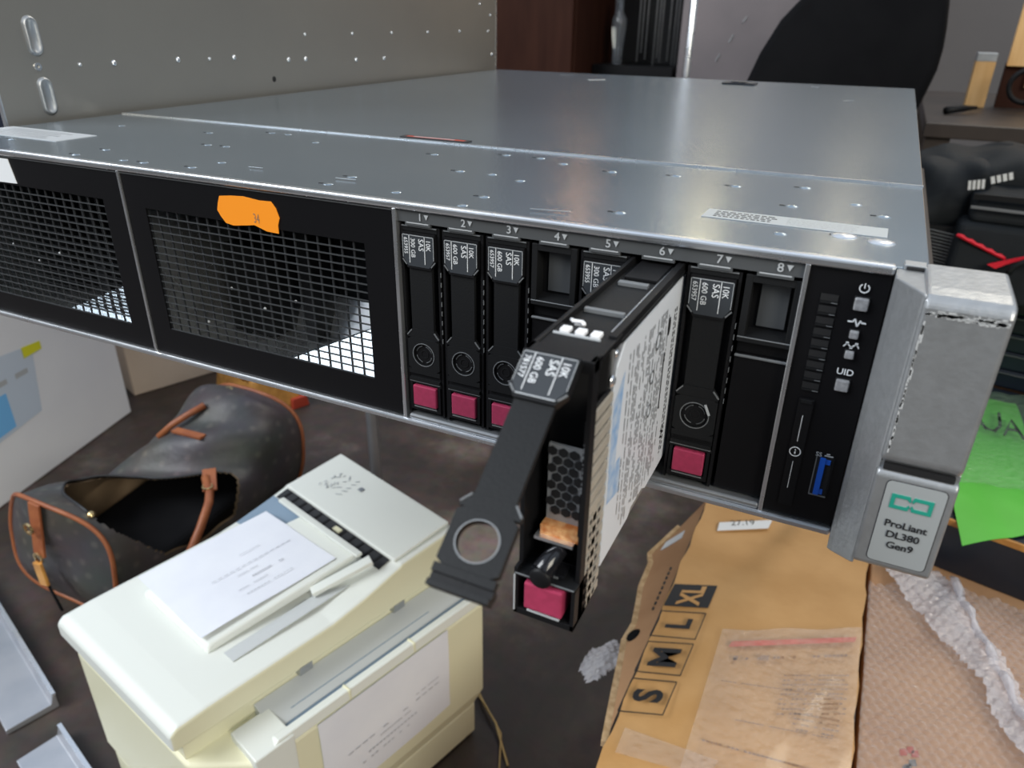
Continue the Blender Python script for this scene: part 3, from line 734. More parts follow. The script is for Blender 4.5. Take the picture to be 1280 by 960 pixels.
# body, with an undercut foot on the open side
g = G(); lo, mid, ch = FL + .004, -.7220, -.7050
Nb = Nc + (M1 - Nc) * .0
foot = [PM(0.03, .04, 0), PM(.97, .04, 0), K0 - fn * .004 + fd * .012, M1 - fn * .004]
cor = [PM(0.02, .03, 0), PM(.98, .03, 0), K0, M1]
Nq = PM(.02, 1.0, 0)
foot5 = [foot[0], foot[1], foot[2], foot[3], PM(.03, .99, 0)]; cor5 = [cor[0], cor[1], cor[2], cor[3], Nq]
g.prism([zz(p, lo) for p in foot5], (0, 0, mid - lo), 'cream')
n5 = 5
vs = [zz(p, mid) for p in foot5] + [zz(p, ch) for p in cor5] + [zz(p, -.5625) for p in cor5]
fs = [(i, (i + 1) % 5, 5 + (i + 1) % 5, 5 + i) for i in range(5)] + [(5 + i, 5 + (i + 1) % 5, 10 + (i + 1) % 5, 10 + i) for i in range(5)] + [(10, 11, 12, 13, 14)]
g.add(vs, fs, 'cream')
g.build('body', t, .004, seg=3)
# raised side ridge over the output slot
g = G(); W = (K0 - PM(.95, 1, 0)).dot(fn)
def FP(a, d, z): p = K0 + fd * a - fn * d; return V((p.x, p.y, z))   # along the face, inwards, height
Ls = (M1 - K0).length
g.hull8([FP(.004, 0, -.5625), FP(Ls, 0, -.5625), FP(Ls, .012, -.5625), FP(.004, .012, -.5625)], [FP(.004, .0015, -.5495), FP(Ls - .02, .0015, -.5495), FP(Ls - .02, .012, -.5520), FP(.004, .012, -.5520)], 'cream_cool_lit')
g.hull8([FP(Ls - .035, -.001, -.640), FP(Ls + .006, -.001, -.640), FP(Ls + .006, .045, -.640), FP(Ls - .035, .045, -.640)], [FP(Ls - .035, -.001, -.553), FP(Ls + .006, -.001, -.553), FP(Ls + .006, .045, -.553), FP(Ls - .035, .045, -.553)], 'cream_cool_lit')
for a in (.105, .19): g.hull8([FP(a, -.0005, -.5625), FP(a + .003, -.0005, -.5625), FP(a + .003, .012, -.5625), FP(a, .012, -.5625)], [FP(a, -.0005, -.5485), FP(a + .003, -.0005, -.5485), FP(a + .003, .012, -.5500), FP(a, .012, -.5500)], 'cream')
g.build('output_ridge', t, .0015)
g = G()
g.hull8([FP(.012, .012, -.5640), FP(Ls - .03, .012, -.5640), FP(Ls - .03, .020, -.5640), FP(.012, .020, -.5640)], [FP(.012, .012, -.5605), FP(Ls - .03, .012, -.5605), FP(Ls - .03, .020, -.5590), FP(.012, .020, -.5590)], 'bluegrey')
g.hull8([FP(.012, .020, -.5640), FP(Ls - .025, .020, -.5640), FP(Ls - .025, .055, -.5640), FP(.012, .055, -.5640)], [FP(.012, .020, -.5585), FP(Ls - .025, .020, -.5585), FP(Ls - .025, .055, -.5500), FP(.012, .055, -.5500)], 'creamgrey')
g.bar(FP(.06, .030, -.5562), FP(Ls - .05, .030, -.5562), .0012, .0008, 'bluegrey')
g.build('output_tray', t, .0008, label='grey slot with a blue-grey groove')
# scanner lid: profile along s
g = G(); S = [0, .02, .10, .50, .62, .755, .77, 1.0]; Ht = [-.518, -.512, -.510, -.507, -.500, -.488, -.4855, -.480]
vs = []
for s_, h_ in zip(S, Ht):
    for q_, dz in ((0, -.006), (.03, 0), (.90, 0), (1.0, -.001)): vs.append(PM(s_, q_, h_ + dz))
    for q_ in (1.0, 0): vs.append(PM(s_, q_, -.540))
k = 6; fs = []
for i in range(len(S) - 1):
    for j in range(k): fs.append((i * k + j, i * k + (j + 1) % k, (i + 1) * k + (j + 1) % k, (i + 1) * k + j))
fs += [list(range(k))[::-1], [(len(S) - 1) * k + j for j in range(k)]]
g.add(vs, fs, 'cream_cool_lit'); cm = g._m('cream'); g.mi = [cm if (i < 6 * (len(S) - 1) and i % 6 == 3) else m_ for i, m_ in enumerate(g.mi)]; lid = g.build('scanner_lid', t, .006, seg=4)  # lid side face takes the warm-lit cream
for p in lid.data.polygons:
    pass
# gap between lid and body
g = G()
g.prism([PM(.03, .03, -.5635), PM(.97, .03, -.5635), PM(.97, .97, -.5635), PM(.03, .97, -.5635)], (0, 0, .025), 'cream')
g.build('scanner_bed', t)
g = G()
for s_ in (.37, .72):
    g = G(); g.hull8([PM(s_, 1.002, -.546), PM(s_ + .045, 1.002, -.546), PM(s_ + .045, .96, -.546), PM(s_, .96, -.546)], [PM(s_ + .004, 1.003, -.5365), PM(s_ + .045, 1.003, -.5365), PM(s_ + .045, .96, -.5365), PM(s_ + .008, .96, -.5345)], 'steel_dull')
    g.build('lid_notch', lid, label='dark grey notch under the lid edge')
# document feeder cover and mouth
def TB(s_, q_, lift): # height of lid at s plus lift
    for i in range(len(S) - 1):
        if S[i] <= s_ <= S[i + 1] + 1e-9: return PM(s_, q_, Ht[i] + (Ht[i + 1] - Ht[i]) * (s_ - S[i]) / (S[i + 1] - S[i]) + lift)
g = G()
a = [TB(.755, .045, .001), TB(.755, .965, .001), TB(.992, .965, .001), TB(.992, .045, .001)]
g.hull8(a, [p + V((0, 0, .0045)) for p in a], 'cream_cool_lit'); g.build('feeder_cover', lid, .003, label='smooth cream feeder cover', seg=3)
g = G(); a = [TB(.710, .06, .0008), TB(.710, .93, .0008), TB(.754, .93, .0008), TB(.754, .06, .0008)]
g.hull8(a, [p + V((0, 0, .0012)) for p in a], 'ink')
for q_ in [.1 + .07 * k for k in range(12)]:
    g.bar(TB(.712, q_, .0025), TB(.75, q_ + .01, .0025), .003, .001, 'plastic2')
g.bar(TB(.735, .53, .003), TB(.735, .58, .003), .006, .002, 'cream'); g.build('feeder_mouth', lid, label='black toothed slot of the feeder')
g = G(); a = [TB(.56, .04, .0008), TB(.60, .34, .0008), TB(.706, .30, .0008), TB(.706, .04, .0008)]
g.hull8(a, [p + V((0, 0, .0012)) for p in a], 'bluegrey'); g.build('paper_guide', lid, .0004, label='blue-grey flat guide')
g = G()
a = [TB(.20, .19, .000), TB(.20, .75, .000), TB(.700, .80, .000), TB(.700, .33, .000)]
b = [TB(.21, .20, .008), TB(.21, .74, .008), TB(.690, .79, .010), TB(.690, .34, .010)]
g.hull8(a, b, 'cream_cool_lit')
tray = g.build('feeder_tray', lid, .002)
g = G(); g.bar(TB(.690, .16, .014), TB(.690, .83, .014), .008, .004, 'cream_cool_lit'); g.bar(TB(.52, .80, .008), TB(.70, .90, .014), .012, .006, 'cream_cool_lit'); g.build('tray_bar', lid, .001)
g = G(); a = [TB(.23, .80, .0008), TB(.23, .87, .0008), TB(.62, .885, .0008), TB(.55, .80, .0008)]  # shade of the gap beside the tray, drawn as a grey patch
g.hull8(a, [p + V((0, 0, .0006)) for p in a], 'creamgrey'); g.build('tray_gap_shadow', lid, label='grey painted shadow in the gap beside the tray')
g = G()
for k in range(26):
    s_ = .82 + random.random() * .10; q_ = .20 + random.random() * .16
    g.bar(TB(s_, q_, .0057), TB(s_ + .012, q_ + random.uniform(-.02, .03), .0057), .001, .0003, 'grey_ink')
g.bar(TB(.905, .40, .0058), TB(.905, .43, .0058), .007, .0004, 'steel_dull'); g.build('printed_marks', lid, label='faint grey printed icons on the feeder cover')
# sheets (separate things lying on / stuck to the printer)
def sheet(quad, lift, name, label, rows, kk=None):
    g = G(); a = quad; nr = (a[1] - a[0]).cross(a[3] - a[0]).normalized()
    if nr.z < 0 and abs(nr.z) > .3: nr = -nr
    if abs(nr.z) < .3 and nr.dot(fn) < 0: nr = -nr
    N = 10; vs = []
    for i in range(N + 1):
        for j in range(N + 1):
            u, w = i / N, j / N
            p = a[0] * (1 - u) * (1 - w) + a[1] * u * (1 - w) + a[2] * u * w + a[3] * (1 - u) * w
            vs.append(p + nr * (lift + .0007 * sin(u * 7 + w * 3) * sin(w * 5) + .0007))
    fs = [(i * (N + 1) + j, (i + 1) * (N + 1) + j, (i + 1) * (N + 1) + j + 1, i * (N + 1) + j + 1) for i in range(N) for j in range(N)]
    low = [v - nr * .0004 for v in vs]; o = len(vs)
    fs2 = [[o + q for q in reversed(f)] for f in fs]
    g.add(vs + low, fs + fs2, 'paper', True)
    for (u0, u1, w, th) in rows:
        n = 14
        for k in range(n):
            if random.random() < .2: continue
            ua = u0 + (u1 - u0) * k / n; ub = u0 + (u1 - u0) * (k + .75) / n
            P = lambda u, w_: (a[0] * (1 - u) * (1 - w_) + a[1] * u * (1 - w_) + a[2] * u * w_ + a[3] * (1 - u) * w_) + nr * (lift + .0019)
            g.poly([P(ua, w), P(ub, w), P(ub, w + th), P(ua, w + th)], 'paperink')
    return single(g, name, label, 'paper')
q = [TB(.215, .115, .0105), TB(.630, .165, .0120), TB(.640, .745, .0120), TB(.205, .700, .0105)]
sheet(q, .0016, 'paper_sheet', 'white notice sheet lying in the tray on top of the printer', [(.30, .92, .52, .008), (.55, .75, .38, .008), (.45, .62, .60, .008), (.52, .78, .68, .014), (.38, .60, .76, .008), (.40, .75, .84, .008)])
q = [FP(.060, -.0008, -.5625), FP(.232, -.0008, -.5625), FP(.232, -.0008, -.690), FP(.060, -.0008, -.682)]
sheet(q, .0002, 'paper_sheet', 'white notice sheet taped to the upright side of the printer', [(.10, .85, .55, .010), (.35, .60, .62, .010), (.30, .70, .70, .014), (.30, .75, .78, .010), (.1, .3, .48, .01)])

# ------------------------------------------------------------------ travel bag
t = thing('duffel_bag', 'worn charcoal patterned canvas duffel bag with tan leather trim, gaping open', 'bag', (-1.0, .49, FL))
NA, NS = 132, 110
def section(f):   # centre, half width, half height along the bag
    cxx = -1.0 + .014 * f; cy = .288 + .395 * f
    sag = math.exp(-((f - .42) / .28) ** 2)
    hw = .113 + .012 * sag; hh = .104 - .030 * sag + .014 * math.exp(-((f - .86) / .10) ** 2)
    return cxx, cy, hw, hh
def bagpt(f, a, k=1.0):
    cxx, cy, hw, hh = section(f)
    ca, sa = cos(a), sin(a); e = .82
    x = hw * k * math.copysign(abs(ca) ** e, ca); z = hh * k * math.copysign(abs(sa) ** e, sa)
    lump = .010 * sin(f * 17 + a * 2) * max(0, sa) * sin(pi * f) + .006 * sin(f * 31 + a * 5) * sin(pi * f)
    return V((cxx + x + lump * .5, cy + .008 * sin(a * 3), FL + hh + .002 + z + lump * (sa > -.4)))
g = G(); vs = []; fs = []
for i in range(NS + 1):
    for j in range(NA): vs.append(bagpt(i / NS, 2 * pi * j / NA))
o = len(vs)
for i in range(NS + 1):
    for j in range(NA): vs.append(bagpt(i / NS, 2 * pi * j / NA, .955))
def isopen(i, j):
    f = (i + .5) / NS; a = math.degrees(2 * pi * (j + .5) / NA) % 360
    if not .04 < f < .60: return False
    w = sin(pi * (f - .04) / .56) ** .6
    c = 44 + 14 * sin(f * 9); return abs(a - c) < 66 * w
outf = []; inf = []
for i in range(NS):
    for j in range(NA):
        if isopen(i, j): continue
        q = (i * NA + j, i * NA + (j + 1) % NA, (i + 1) * NA + (j + 1) % NA, (i + 1) * NA + j)
        outf.append(q[::-1]); inf.append(tuple(o + x for x in q))
g.add(vs, outf, 'canvas', True); g.add(vs, inf, 'lining', True)
g.build('canvas_body', t, label='charcoal canvas with a faint repeating pattern')
for f, nm in ((0, 'end_panel'), (1, 'end_panel')):
    g = G(); ring = [bagpt(f, 2 * pi * j / NA) for j in range(NA)]
    c = sum(ring, V((0, 0, 0))) / NA; sgn = -1 if f == 0 else 1
    vs = ring + [c + (p - c) * .6 + Y * sgn * .012 for p in ring] + [c + Y * sgn * .015]
    fs = [(j, (j + 1) % NA, NA + (j + 1) % NA, NA + j) for j in range(NA)] + [(NA + j, NA + (j + 1) % NA, 2 * NA) for j in range(NA)]
    g.add(vs, fs, 'canvas', True); g.build(nm, t)
    g = G(); g.tube([c + (p - c) * 1.01 for p in ring], .0035, 'leather', n=8, closed=True); g.build('piping', t, label='tan leather piping')
# dark block inside the open bag
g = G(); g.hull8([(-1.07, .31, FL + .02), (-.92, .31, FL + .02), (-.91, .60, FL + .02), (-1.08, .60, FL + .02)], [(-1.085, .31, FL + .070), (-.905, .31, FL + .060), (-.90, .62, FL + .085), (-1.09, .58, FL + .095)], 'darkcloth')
g.build('dark_fill', t, .03, seg=5)
# strap and tag on the near end
g = G(); c0 = bagpt(0, pi / 2)
g.prism([(c0.x - .012, c0.y - .004, c0.z + .003), (c0.x + .012, c0.y - .004, c0.z + .003), (c0.x + .012, c0.y - .018, c0.z - .080), (c0.x - .012, c0.y - .018, c0.z - .080)], (0, -.004, 0), 'leather')
g.build('end_strap', t, .001, label='tan leather strap on the end panel')
for dz in (-.030, -.082): G().ring((c0.x, c0.y - .022, c0.z + dz), .006, .0095, X, Z, .003, 'brass').build('buckle', t)
g = G(); g.prism([(c0.x - .010, c0.y - .024, c0.z - .090), (c0.x + .008, c0.y - .024, c0.z - .088), (c0.x + .014, c0.y - .026, c0.z - .125), (c0.x - .004, c0.y - .026, c0.z - .128)], (0, -.005, 0), 'leather2')
g.tube([(c0.x + .004, c0.y - .026, c0.z - .12), (c0.x + .022, c0.y - .03, c0.z - .140), (c0.x + .03, c0.y - .03, c0.z - .165)], .0025, 'darkcloth', n=6)
g.build('key_holder', t, .002, label='honey leather key holder')
# handles
g = G(); pth = [bagpt(.52, .95) + V((0, 0, .004)), bagpt(.47, .72) + V((.004, 0, .006)), bagpt(.40, .50) + V((.012, 0, .012)), bagpt(.33, .30) + V((.018, 0, .006)), bagpt(.28, .05) + V((.018, 0, 0)), bagpt(.25, -.3) + V((.014, 0, 0))]
g.tube(pth, .0068, 'leather', n=10); g.build('handle', t, label='rolled tan leather handle')
g = G(); p0, p1 = bagpt(.56, .98), bagpt(.47, .70); g.bar(p0 + Z * .008, p1 + Z * .010 + X * .004, .022, .004, 'leather'); g.ring(p1 + V((-.002, .002, .014)), .006, .009, X, Y, .003, 'brass'); g.build('handle_tab', t, .001)
g = G(); pth = [bagpt(.60, 2.0) + V((0, 0, .002)), bagpt(.66, 1.85) + V((0, 0, .012)), bagpt(.72, 1.7) + V((0, 0, .014)), bagpt(.78, 1.6) + V((0, 0, .006))]
g.tube(pth, .006, 'leather', n=8); g.bar(bagpt(.64, 1.35) + Z * .004, bagpt(.64, 1.75) + Z * .006, .014, .004, 'leather'); g.build('handle', t)
# zip edge
g = G(); e = []
for i in range(5, NS * 59 // 100):
    f = i / NS; w = sin(pi * max(0.001, (f - .04)) / .56) ** .6
    e.append(bagpt(f, math.radians(44 + 14 * sin(f * 9) + 66 * w), 1.01))
g.tube(e, .0022, 'ink', n=6); g.dome(e[0], .006, .006, Z, 'brass'); g.build('zip', t)
g = G(); c1 = bagpt(.97, pi / 2); g.ring(c1 + V((-.01, -.02, .004)), .006, .009, X, Y, .003, 'brass'); g.build('zip_pull', t)

# yellow leather pouch, white carton, cardboard behind, red scrap
t2 = thing('leather_pouch', 'honey coloured leather bag standing behind the duffel bag', 'bag', (-1.16, 1.02, FL))
g = G(); g.hull8([(-1.37, .93, FL), (-1.17, .865, FL), (-1.13, .98, FL), (-1.33, 1.04, FL)], [(-1.36, .94, FL + .08), (-1.19, .885, FL + .095), (-1.15, .98, FL + .095), (-1.32, 1.03, FL + .08)], 'leather2'); g.build('pouch_body', t2, .012, seg=3)
g = G(); g.tube([(-1.33, .945, FL + .08), (-1.29, .90, FL + .110), (-1.24, .885, FL + .110), (-1.21, .885, FL + .090)], .006, 'leather', n=8); g.build('handle', t2)

t = thing('white_carton', 'large white carton with a pale blue shipping label, left of the duffel bag', 'box', (-1.6, .6, FL))
a = V((-1.4621, .7676, FL)); b = V((-1.3446, .33, FL)); dv = (b - a).normalized(); nv = V((dv.y, -dv.x, 0)); nv = nv if nv.x < 0 else -nv
b = a + dv * .62; w = .40; hgt = .42
lean = nv * 0.0
g = G(); g.hull8([a, b, b + nv * w, a + nv * w], [a + Z * hgt, b + Z * hgt, b + nv * w + Z * hgt, a + nv * w + Z * hgt], 'whitebox'); g.build('carton', t, .004)
fp = lambda u, z: a + dv * u + Z * z - nv * .0012
g = G(); g.poly([fp(.235, .215), fp(.62, .215), fp(.62, .03), fp(.235, .06)][:4], 'whitebox'); g = G()
g.poly([fp(.215, .262), fp(.60, .30), fp(.60, .09), fp(.235, .13)], 'lblwhite'); g.poly([fp(.300, .200) - nv * .0005, fp(.60, .200) - nv * .0005, fp(.60, .105) - nv * .0005, fp(.300, .130) - nv * .0005], 'skyblue')
for k in range(3): g.poly([fp(.24 + .05 * k, .225) - nv * .0005, fp(.27 + .05 * k, .225) - nv * .0005, fp(.27 + .05 * k, .215) - nv * .0005, fp(.24 + .05 * k, .215) - nv * .0005], 'grey_ink')
g.poly([fp(.195, .262) - nv * .0008, fp(.240, .266) - nv * .0008, fp(.240, .244) - nv * .0008, fp(.195, .246) - nv * .0008], 'yellow')
g.build('shipping_label', t, label='pale blue shipping label with a yellow mark')
g = G(); ca = V((-1.523, .825, FL)); cb_ = V((-1.40, 1.158, FL)); cn = V((-.92, .34, 0)) * .22
g.hull8([ca + cn, ca, cb_, cb_ + cn], [p + Z * .36 for p in (ca + cn, ca, cb_, cb_ + cn)], 'cardlight'); single(g, 'cardboard_box', 'plain pale cardboard box behind the white carton', 'box', bevel=.003)
g = G(); g.hull8([(-1.17, .955, FL), (-1.135, .945, FL), (-1.12, .985, FL), (-1.16, .995, FL)], [(-1.168, .957, FL + .024), (-1.137, .948, FL + .026), (-1.123, .982, FL + .026), (-1.16, .99, FL + .024)], 'redthing')
single(g, 'plastic_cap', 'tiny red plastic piece on the floor beneath the server front', 'cap', bevel=.002)

# ------------------------------------------------------------------ flat bars on the floor
def flatbar(p, q, w, label):
    t = thing('metal_bar', label, 'bar', ((p[0] + q[0]) / 2, (p[1] + q[1]) / 2, FL), 'flat steel bars on the floor')
    p, q = V((*p, 0)), V((*q, 0)); d = (q - p).normalized(); s_ = V((d.y, -d.x, 0)); s_ = s_ if s_.x > 0 else -s_
    prof = [(-w / 2, 0), (w / 2, 0), (w / 2, .022), (w / 2 - .004, .022), (w / 2 - .008, .010), (-w / 2, .008)]
    g = G(); g.prism([p + s_ * u + Z * (FL + z) for u, z in prof], q - p, 'bar'); g.build('bar_plate', t, .001)
    g = G(); g.bar(p + s_ * (w / 2 - .002) + Z * (FL + .0235), q + s_ * (w / 2 - .002) + Z * (FL + .0235), .005, .003, 'steel'); g.build('bar_edge', t, label='bright raised edge')
flatbar((-.866, .124), (-1.20, .23), .062, 'long flat steel bar on the brown floor at the left edge')
flatbar((-.815, .100), (-.62, .045), .055, 'second steel bar whose end shows below the long one')

# ------------------------------------------------------------------ SML carton
BT = -.5
t = thing('cardboard_box', 'tall cardboard carton printed S M L XL with clear tape on top', 'box', (-.03, .36, FL))
g = G(); NX, NY = 14, 34; x0a, x1a, y0a, y1a = -.1255, .0665, .02, .66
vs = []; rnd = random.Random(11)
for i in range(NX + 1):
    for j in range(NY + 1):
        u, w = i / NX, j / NY
        z = BT + .0016 * sin(u * 5 + w * 11) + .0012 * sin(w * 31 + u * 2) - .004 * (abs(w - .25) < .016) - .0035 * math.exp(-((w - .78 - .02 * u) / .012) ** 2) + .0018 * math.exp(-((w - .70) / .02) ** 2) + (.0035 if .19 < w < .235 and u < .55 else 0)
        x = x0a + (x1a - x0a) * u + (.0012 * sin(w * 60) if i in (0, NX) else 0)
        vs.append((x, y0a + (y1a - y0a) * w, z))
g.add(vs, [(i * (NY + 1) + j, (i + 1) * (NY + 1) + j, (i + 1) * (NY + 1) + j + 1, i * (NY + 1) + j + 1) for i in range(NX) for j in range(NY)], 'card', True)
g.build('top_panel', t)
g = G(); g.box(x0a + .003, x1a - .002, y0a + .002, y1a - .002, FL, BT - .006, 'card'); g.build('carton', t)
# print
g = G(); zt = BT + .0036
def sq(quad, ch, solid):
    a = [V((x, y, zt)) for x, y in quad]   # a0: far-left, a1: far-right, a2: near-right, a3: near-left
    if solid: g.poly(a[::-1], 'ink')
    else:
        for p, q in zip(a, a[1:] + a[:1]): g.bar(p, q, .0010, .0004, 'ink')
    ex = (a[0] - a[3]) ; ey = (a[0] - a[1])
    c = (a[0] + a[1] + a[2] + a[3]) / 4
    sz = .78 if len(ch) == 1 else .74
    m_ = 'card' if solid else 'ink'
    exn = ex.normalized(); eyn = ey.normalized(); L_ = min(ex.length, ey.length)
    o = c - eyn * L_ * .30 + Z * .0006
    g.text(ch, o, exn, eyn, L_ * .86, m_, bold=.035, center=True, sx=.8 if len(ch) == 2 else 1)
sq([(-.1229, .4319), (-.0801, .4500), (-.0820, .4110), (-.1250, .3939)], 'XL', True)
sq([(-.1245, .3855), (-.0822, .4023), (-.0840, .3615), (-.1260, .3467)], 'L', False)
sq([(-.1253, .3380), (-.0840, .3545), (-.0860, .3100), (-.1262, .2960)], 'M', False)
sq([(-.1256, .2870), (-.0870, .3010), (-.0890, .2597), (-.1262, .2460)], 'S', False)
g.build('size_print', t, label='black printed size squares S M L XL')
g = G(); zt2 = BT + .0045
sv_ = [(-.052, .3655), (.060, .4285), (.0612, .4365), (-.0505, .3745)]
g.poly([(x, y, zt2) for x, y in sv_], 'red')
def band(x0, y0, x1, y1, th, m_, dens=.75):
    n = int((x1 - x0) / .0035) + 1
    for k in range(n):
        if rnd.random() > dens: continue
        a = k / n; b = (k + .8) / n
        xa, ya, xb, yb = x0 + (x1 - x0) * a, y0 + (y1 - y0) * a, x0 + (x1 - x0) * b, y0 + (y1 - y0) * b
        g.poly([(xa, ya, zt2), (xb, yb, zt2), (xb, yb + th, zt2), (xa, ya + th, zt2)], m_)
band(-.045, .350, .055, .405, .0035, 'brownink', .5)
for k in range(9): band(.002, .352 - .006 * k, .058, .380 - .006 * k, .002, 'brownink', .85)
g.poly([(-.022, .3615, zt2), (-.014, .3655, zt2), (-.014, .3725, zt2), (-.022, .3685, zt2)], 'brownink')
g.poly([(-.045, .3505, zt2), (-.041, .3525, zt2), (-.041, .3585, zt2), (-.045, .3565, zt2)], 'brownink')
band(-.050, .320, .054, .350, .0012, 'brownink', .95); band(-.03, .282, .050, .300, .0012, 'brownink', .9); band(-.052, .248, .048, .262, .0022, 'brownink', .85)
for k in range(4): band(.016, .312 - .006 * k, .054, .322 - .006 * k, .002, 'brownink', .8)
g.build('small_print', t, label='red line and rows of small brown print')
g = G()
g.add([(x, y, BT + .0050 + .0012 * sin(x * 90 + y * 60)) for x, y in ((-.056, .386), (.0655, .455), (.0655, .18), (-.070, .15))], [(0, 3, 2, 1)], 'tape')
gx = []
NX2 = 16
for i in range(NX2 + 1):
    for j in range(NX2 + 1):
        u, w = i / NX2, j / NX2
        gx.append((-.062 + .127 * u, .12 + (.265 + .066 * u) * w, BT + .0052 + .0014 * sin(u * 13 + w * 5) * sin(w * 17)))
g = G(); g.add(gx, [(i * 17 + j, (i + 1) * 17 + j, (i + 1) * 17 + j + 1, i * 17 + j + 1) for i in range(16) for j in range(16)], 'tape', True)
g.add([(x, y, z + .001) for x, y, z in [(-.115, .205, BT + .003), (-.04, .215, BT + .004), (-.035, .235, BT + .004), (-.115, .232, BT + .003)]], [(0, 1, 2, 3)], 'tape')
g.build('clear_tape', t, label='glossy clear tape over the printed side')
g = G(); g.prism([(-.1018, .5655, BT + .003), (-.0440, .6000, BT + .003), (-.0460, .5810, BT + .003), (-.1010, .5480, BT + .003)], (0, 0, .0006), 'white')
g.text('27.19', (-.088, .5650, BT + .0038), V((.86, .5, 0)), V((-.3, 1, 0)), .014, 'ink')
g.build('paper_tag', t, label='small white tag reading 27.19')
# torn flap hanging from the left edge
g = G(); fl_ = [(-.1272, .62), (-.150, .575), (-.176, .535), (-.168, .51), (-.166, .46), (-.158, .42), (-.152, .385), (-.155, .36), (-.149, .33), (-.138, .27), (-.1275, .215)]
def fz(x, y): return BT - .004 - (-.127 - x) * 1.0
top = [(x, y, fz(x, y)) for x, y in fl_]
g.prism(top, (-.001, 0, -.003), 'card2')
for p, q in zip(top[1:-1], top[2:]): g.bar(p, q, .006, .006, 'kraft_edge')
g.prism([(-.162, .532, fz(-.162, .5) + .001), (-.140, .540, fz(-.140, .5) + .001), (-.140, .556, fz(-.140, .5) + .001), (-.160, .548, fz(-.160, .5) + .001)], (-.0004, 0, .0006), 'white')
for k in range(9): g.bar((-.137, .40 + .009 * k, fz(-.137, 0) + .001), (-.137, .405 + .009 * k, fz(-.137, 0) + .001), .0022, .0008, 'ink')
g.dome((-.147, .366, fz(-.147, 0) + .0005), .009, .003, (-.7, 0, .7), 'darkcloth')
g.build('torn_flap', t, label='torn brown cardboard flap on the left side')

# second carton under the bubble wrap
g = G(); g.hull8([(.072, -.02, FL), (.60, -.02, FL), (.60, .75, FL), (.072, .75, FL)], [(.070, -.02, -.508), (.60, -.02, -.508), (.60, .75, -.508), (.072, .75, -.508)], 'card2')
cb = single(g, 'cardboard_box', 'brown cardboard carton lying under the bubble wrap', 'box', bevel=.002)
t = thing('bubble_wrap', 'large sheet of clear bubble wrap spread over the right carton', 'bubble wrap', (.30, .32, -.508))
def wrapsheet(x0, x1, y0, y1, zf, m_, cell=.011, res=.00275, clip=None, bh=.0030):
    g = G(); nx, ny = int((x1 - x0) / res), int((y1 - y0) / res); vs = []; keep = []
    for i in range(nx + 1):
        for j in range(ny + 1):
            x, y = x0 + res * i, y0 + res * j
            r = round(y / (cell * .866)); xx = x - (cell / 2 if r % 2 else 0)
            dx = xx - round(xx / cell) * cell; dy = y - r * cell * .866
            d = math.hypot(dx, dy) / (cell * .42)
            vs.append((x, y, zf(x, y) + (bh * math.sqrt(1 - d * d) if d < 1 else 0))); keep.append(clip is None or clip(x, y))
    fs = [(i * (ny + 1) + j, (i + 1) * (ny + 1) + j, (i + 1) * (ny + 1) + j + 1, i * (ny + 1) + j + 1) for i in range(nx) for j in range(ny)]
    fs = [f for f in fs if all(keep[k] for k in f)]
    return g.add(vs, fs, m_, True)
zf0 = lambda x, y: -.5055 + .003 * sin(x * 21 + y * 9) ** 2 + .0035 * sin(y * 33 - x * 27) ** 2
wrapsheet(.070, .40, .12, .60, zf0, 'film', cell=.0096, res=.0019, bh=.0036, clip=lambda x, y: y < .592 - .24 * (x - .12) and y < .56 + .25 * (x - .07) + .02 * sin(x * 60)).build('wrap_sheet', t)
# crumpled doubled band running diagonally
def bandclip(x, y):
    c = .60 - (x - .10) * 2.05; return abs(y - c - .02 * sin(x * 50)) < .058 + .006 * sin(y * 70) + .004 * sin(y * 160)
zf1 = lambda x, y: -.4990 + .007 * abs(sin((x * 1.9 + y) * 30)) + .004 * sin(x * 90) * sin(y * 50)
wrapsheet(.085, .30, .18, .585, zf1, 'filmfold', clip=bandclip).build('wrap_fold', t, label='whiter doubled-over band of the film')
g = G(); 
pts = [(.150 + .0025 * k, .575 - .009 * k, -.492 + .004 * sin(k * 1.3)) for k in range(24)]; g.tube(pts, [.002 + .003 * abs(sin(k * .9)) for k in range(24)], 'filmfold', n=7)
pts_ = [(.082 + .004 * k, .455 + .002 * sin(k * 2) - .0035 * k, -.4985) for k in range(14)]; 

g.build('wrap_creases', t)
g = G(); rnd = random.Random(2)
for k in range(16): x, y = .098 + rnd.random() * .016, .275 + rnd.random() * .05; g.poly([(x, y, -.5075), (x + .006, y + .003, -.5075), (x + .005, y + .010, -.5075), (x, y + .007, -.5075)], 'redthing' if y > .312 else 'strip')
g.build('faint_print', cb); cb2 = bpy.data.objects.get('faint_print')
for v_ in cb2.data.vertices: pass
XF[cb.name] = Matrix.Translation(cb.location)
for v_ in cb2.data.vertices: v_.co -= cb.location
# scrap of wrap left of the carton, leaning against the flap
g = wrapsheet(-.200, -.158, .335, .400, lambda x, y: -.590 + (x + .20) * .7 + .005 * sin(y * 90) + .004 * sin(x * 170), 'filmfold', cell=.008, res=.002, clip=lambda x, y: y > .34 + .012 * sin(x * 150) and x + y * .5 < .03 + .004 * sin(y * 200))
single(g, 'bubble_wrap', 'small crumpled scrap of bubble wrap poking out beside the torn flap', 'bubble wrap')

# straw on the floor
g = G(); g.tube([(-.372, .43, FL + .003), (-.345, .405, FL + .006), (-.318, .385, FL + .008), (-.300, .365, FL + .004), (-.278, .340, FL + .003)], .0016, 'straw', n=6)
g.tube([(-.375, .425, FL + .003), (-.340, .400, FL + .012), (-.305, .375, FL + .006), (-.285, .330, FL + .003)], .0011, 'straw', n=6)
single(g, 'straw', 'thin tan straw curling on the floor beside the printer', 'straw')

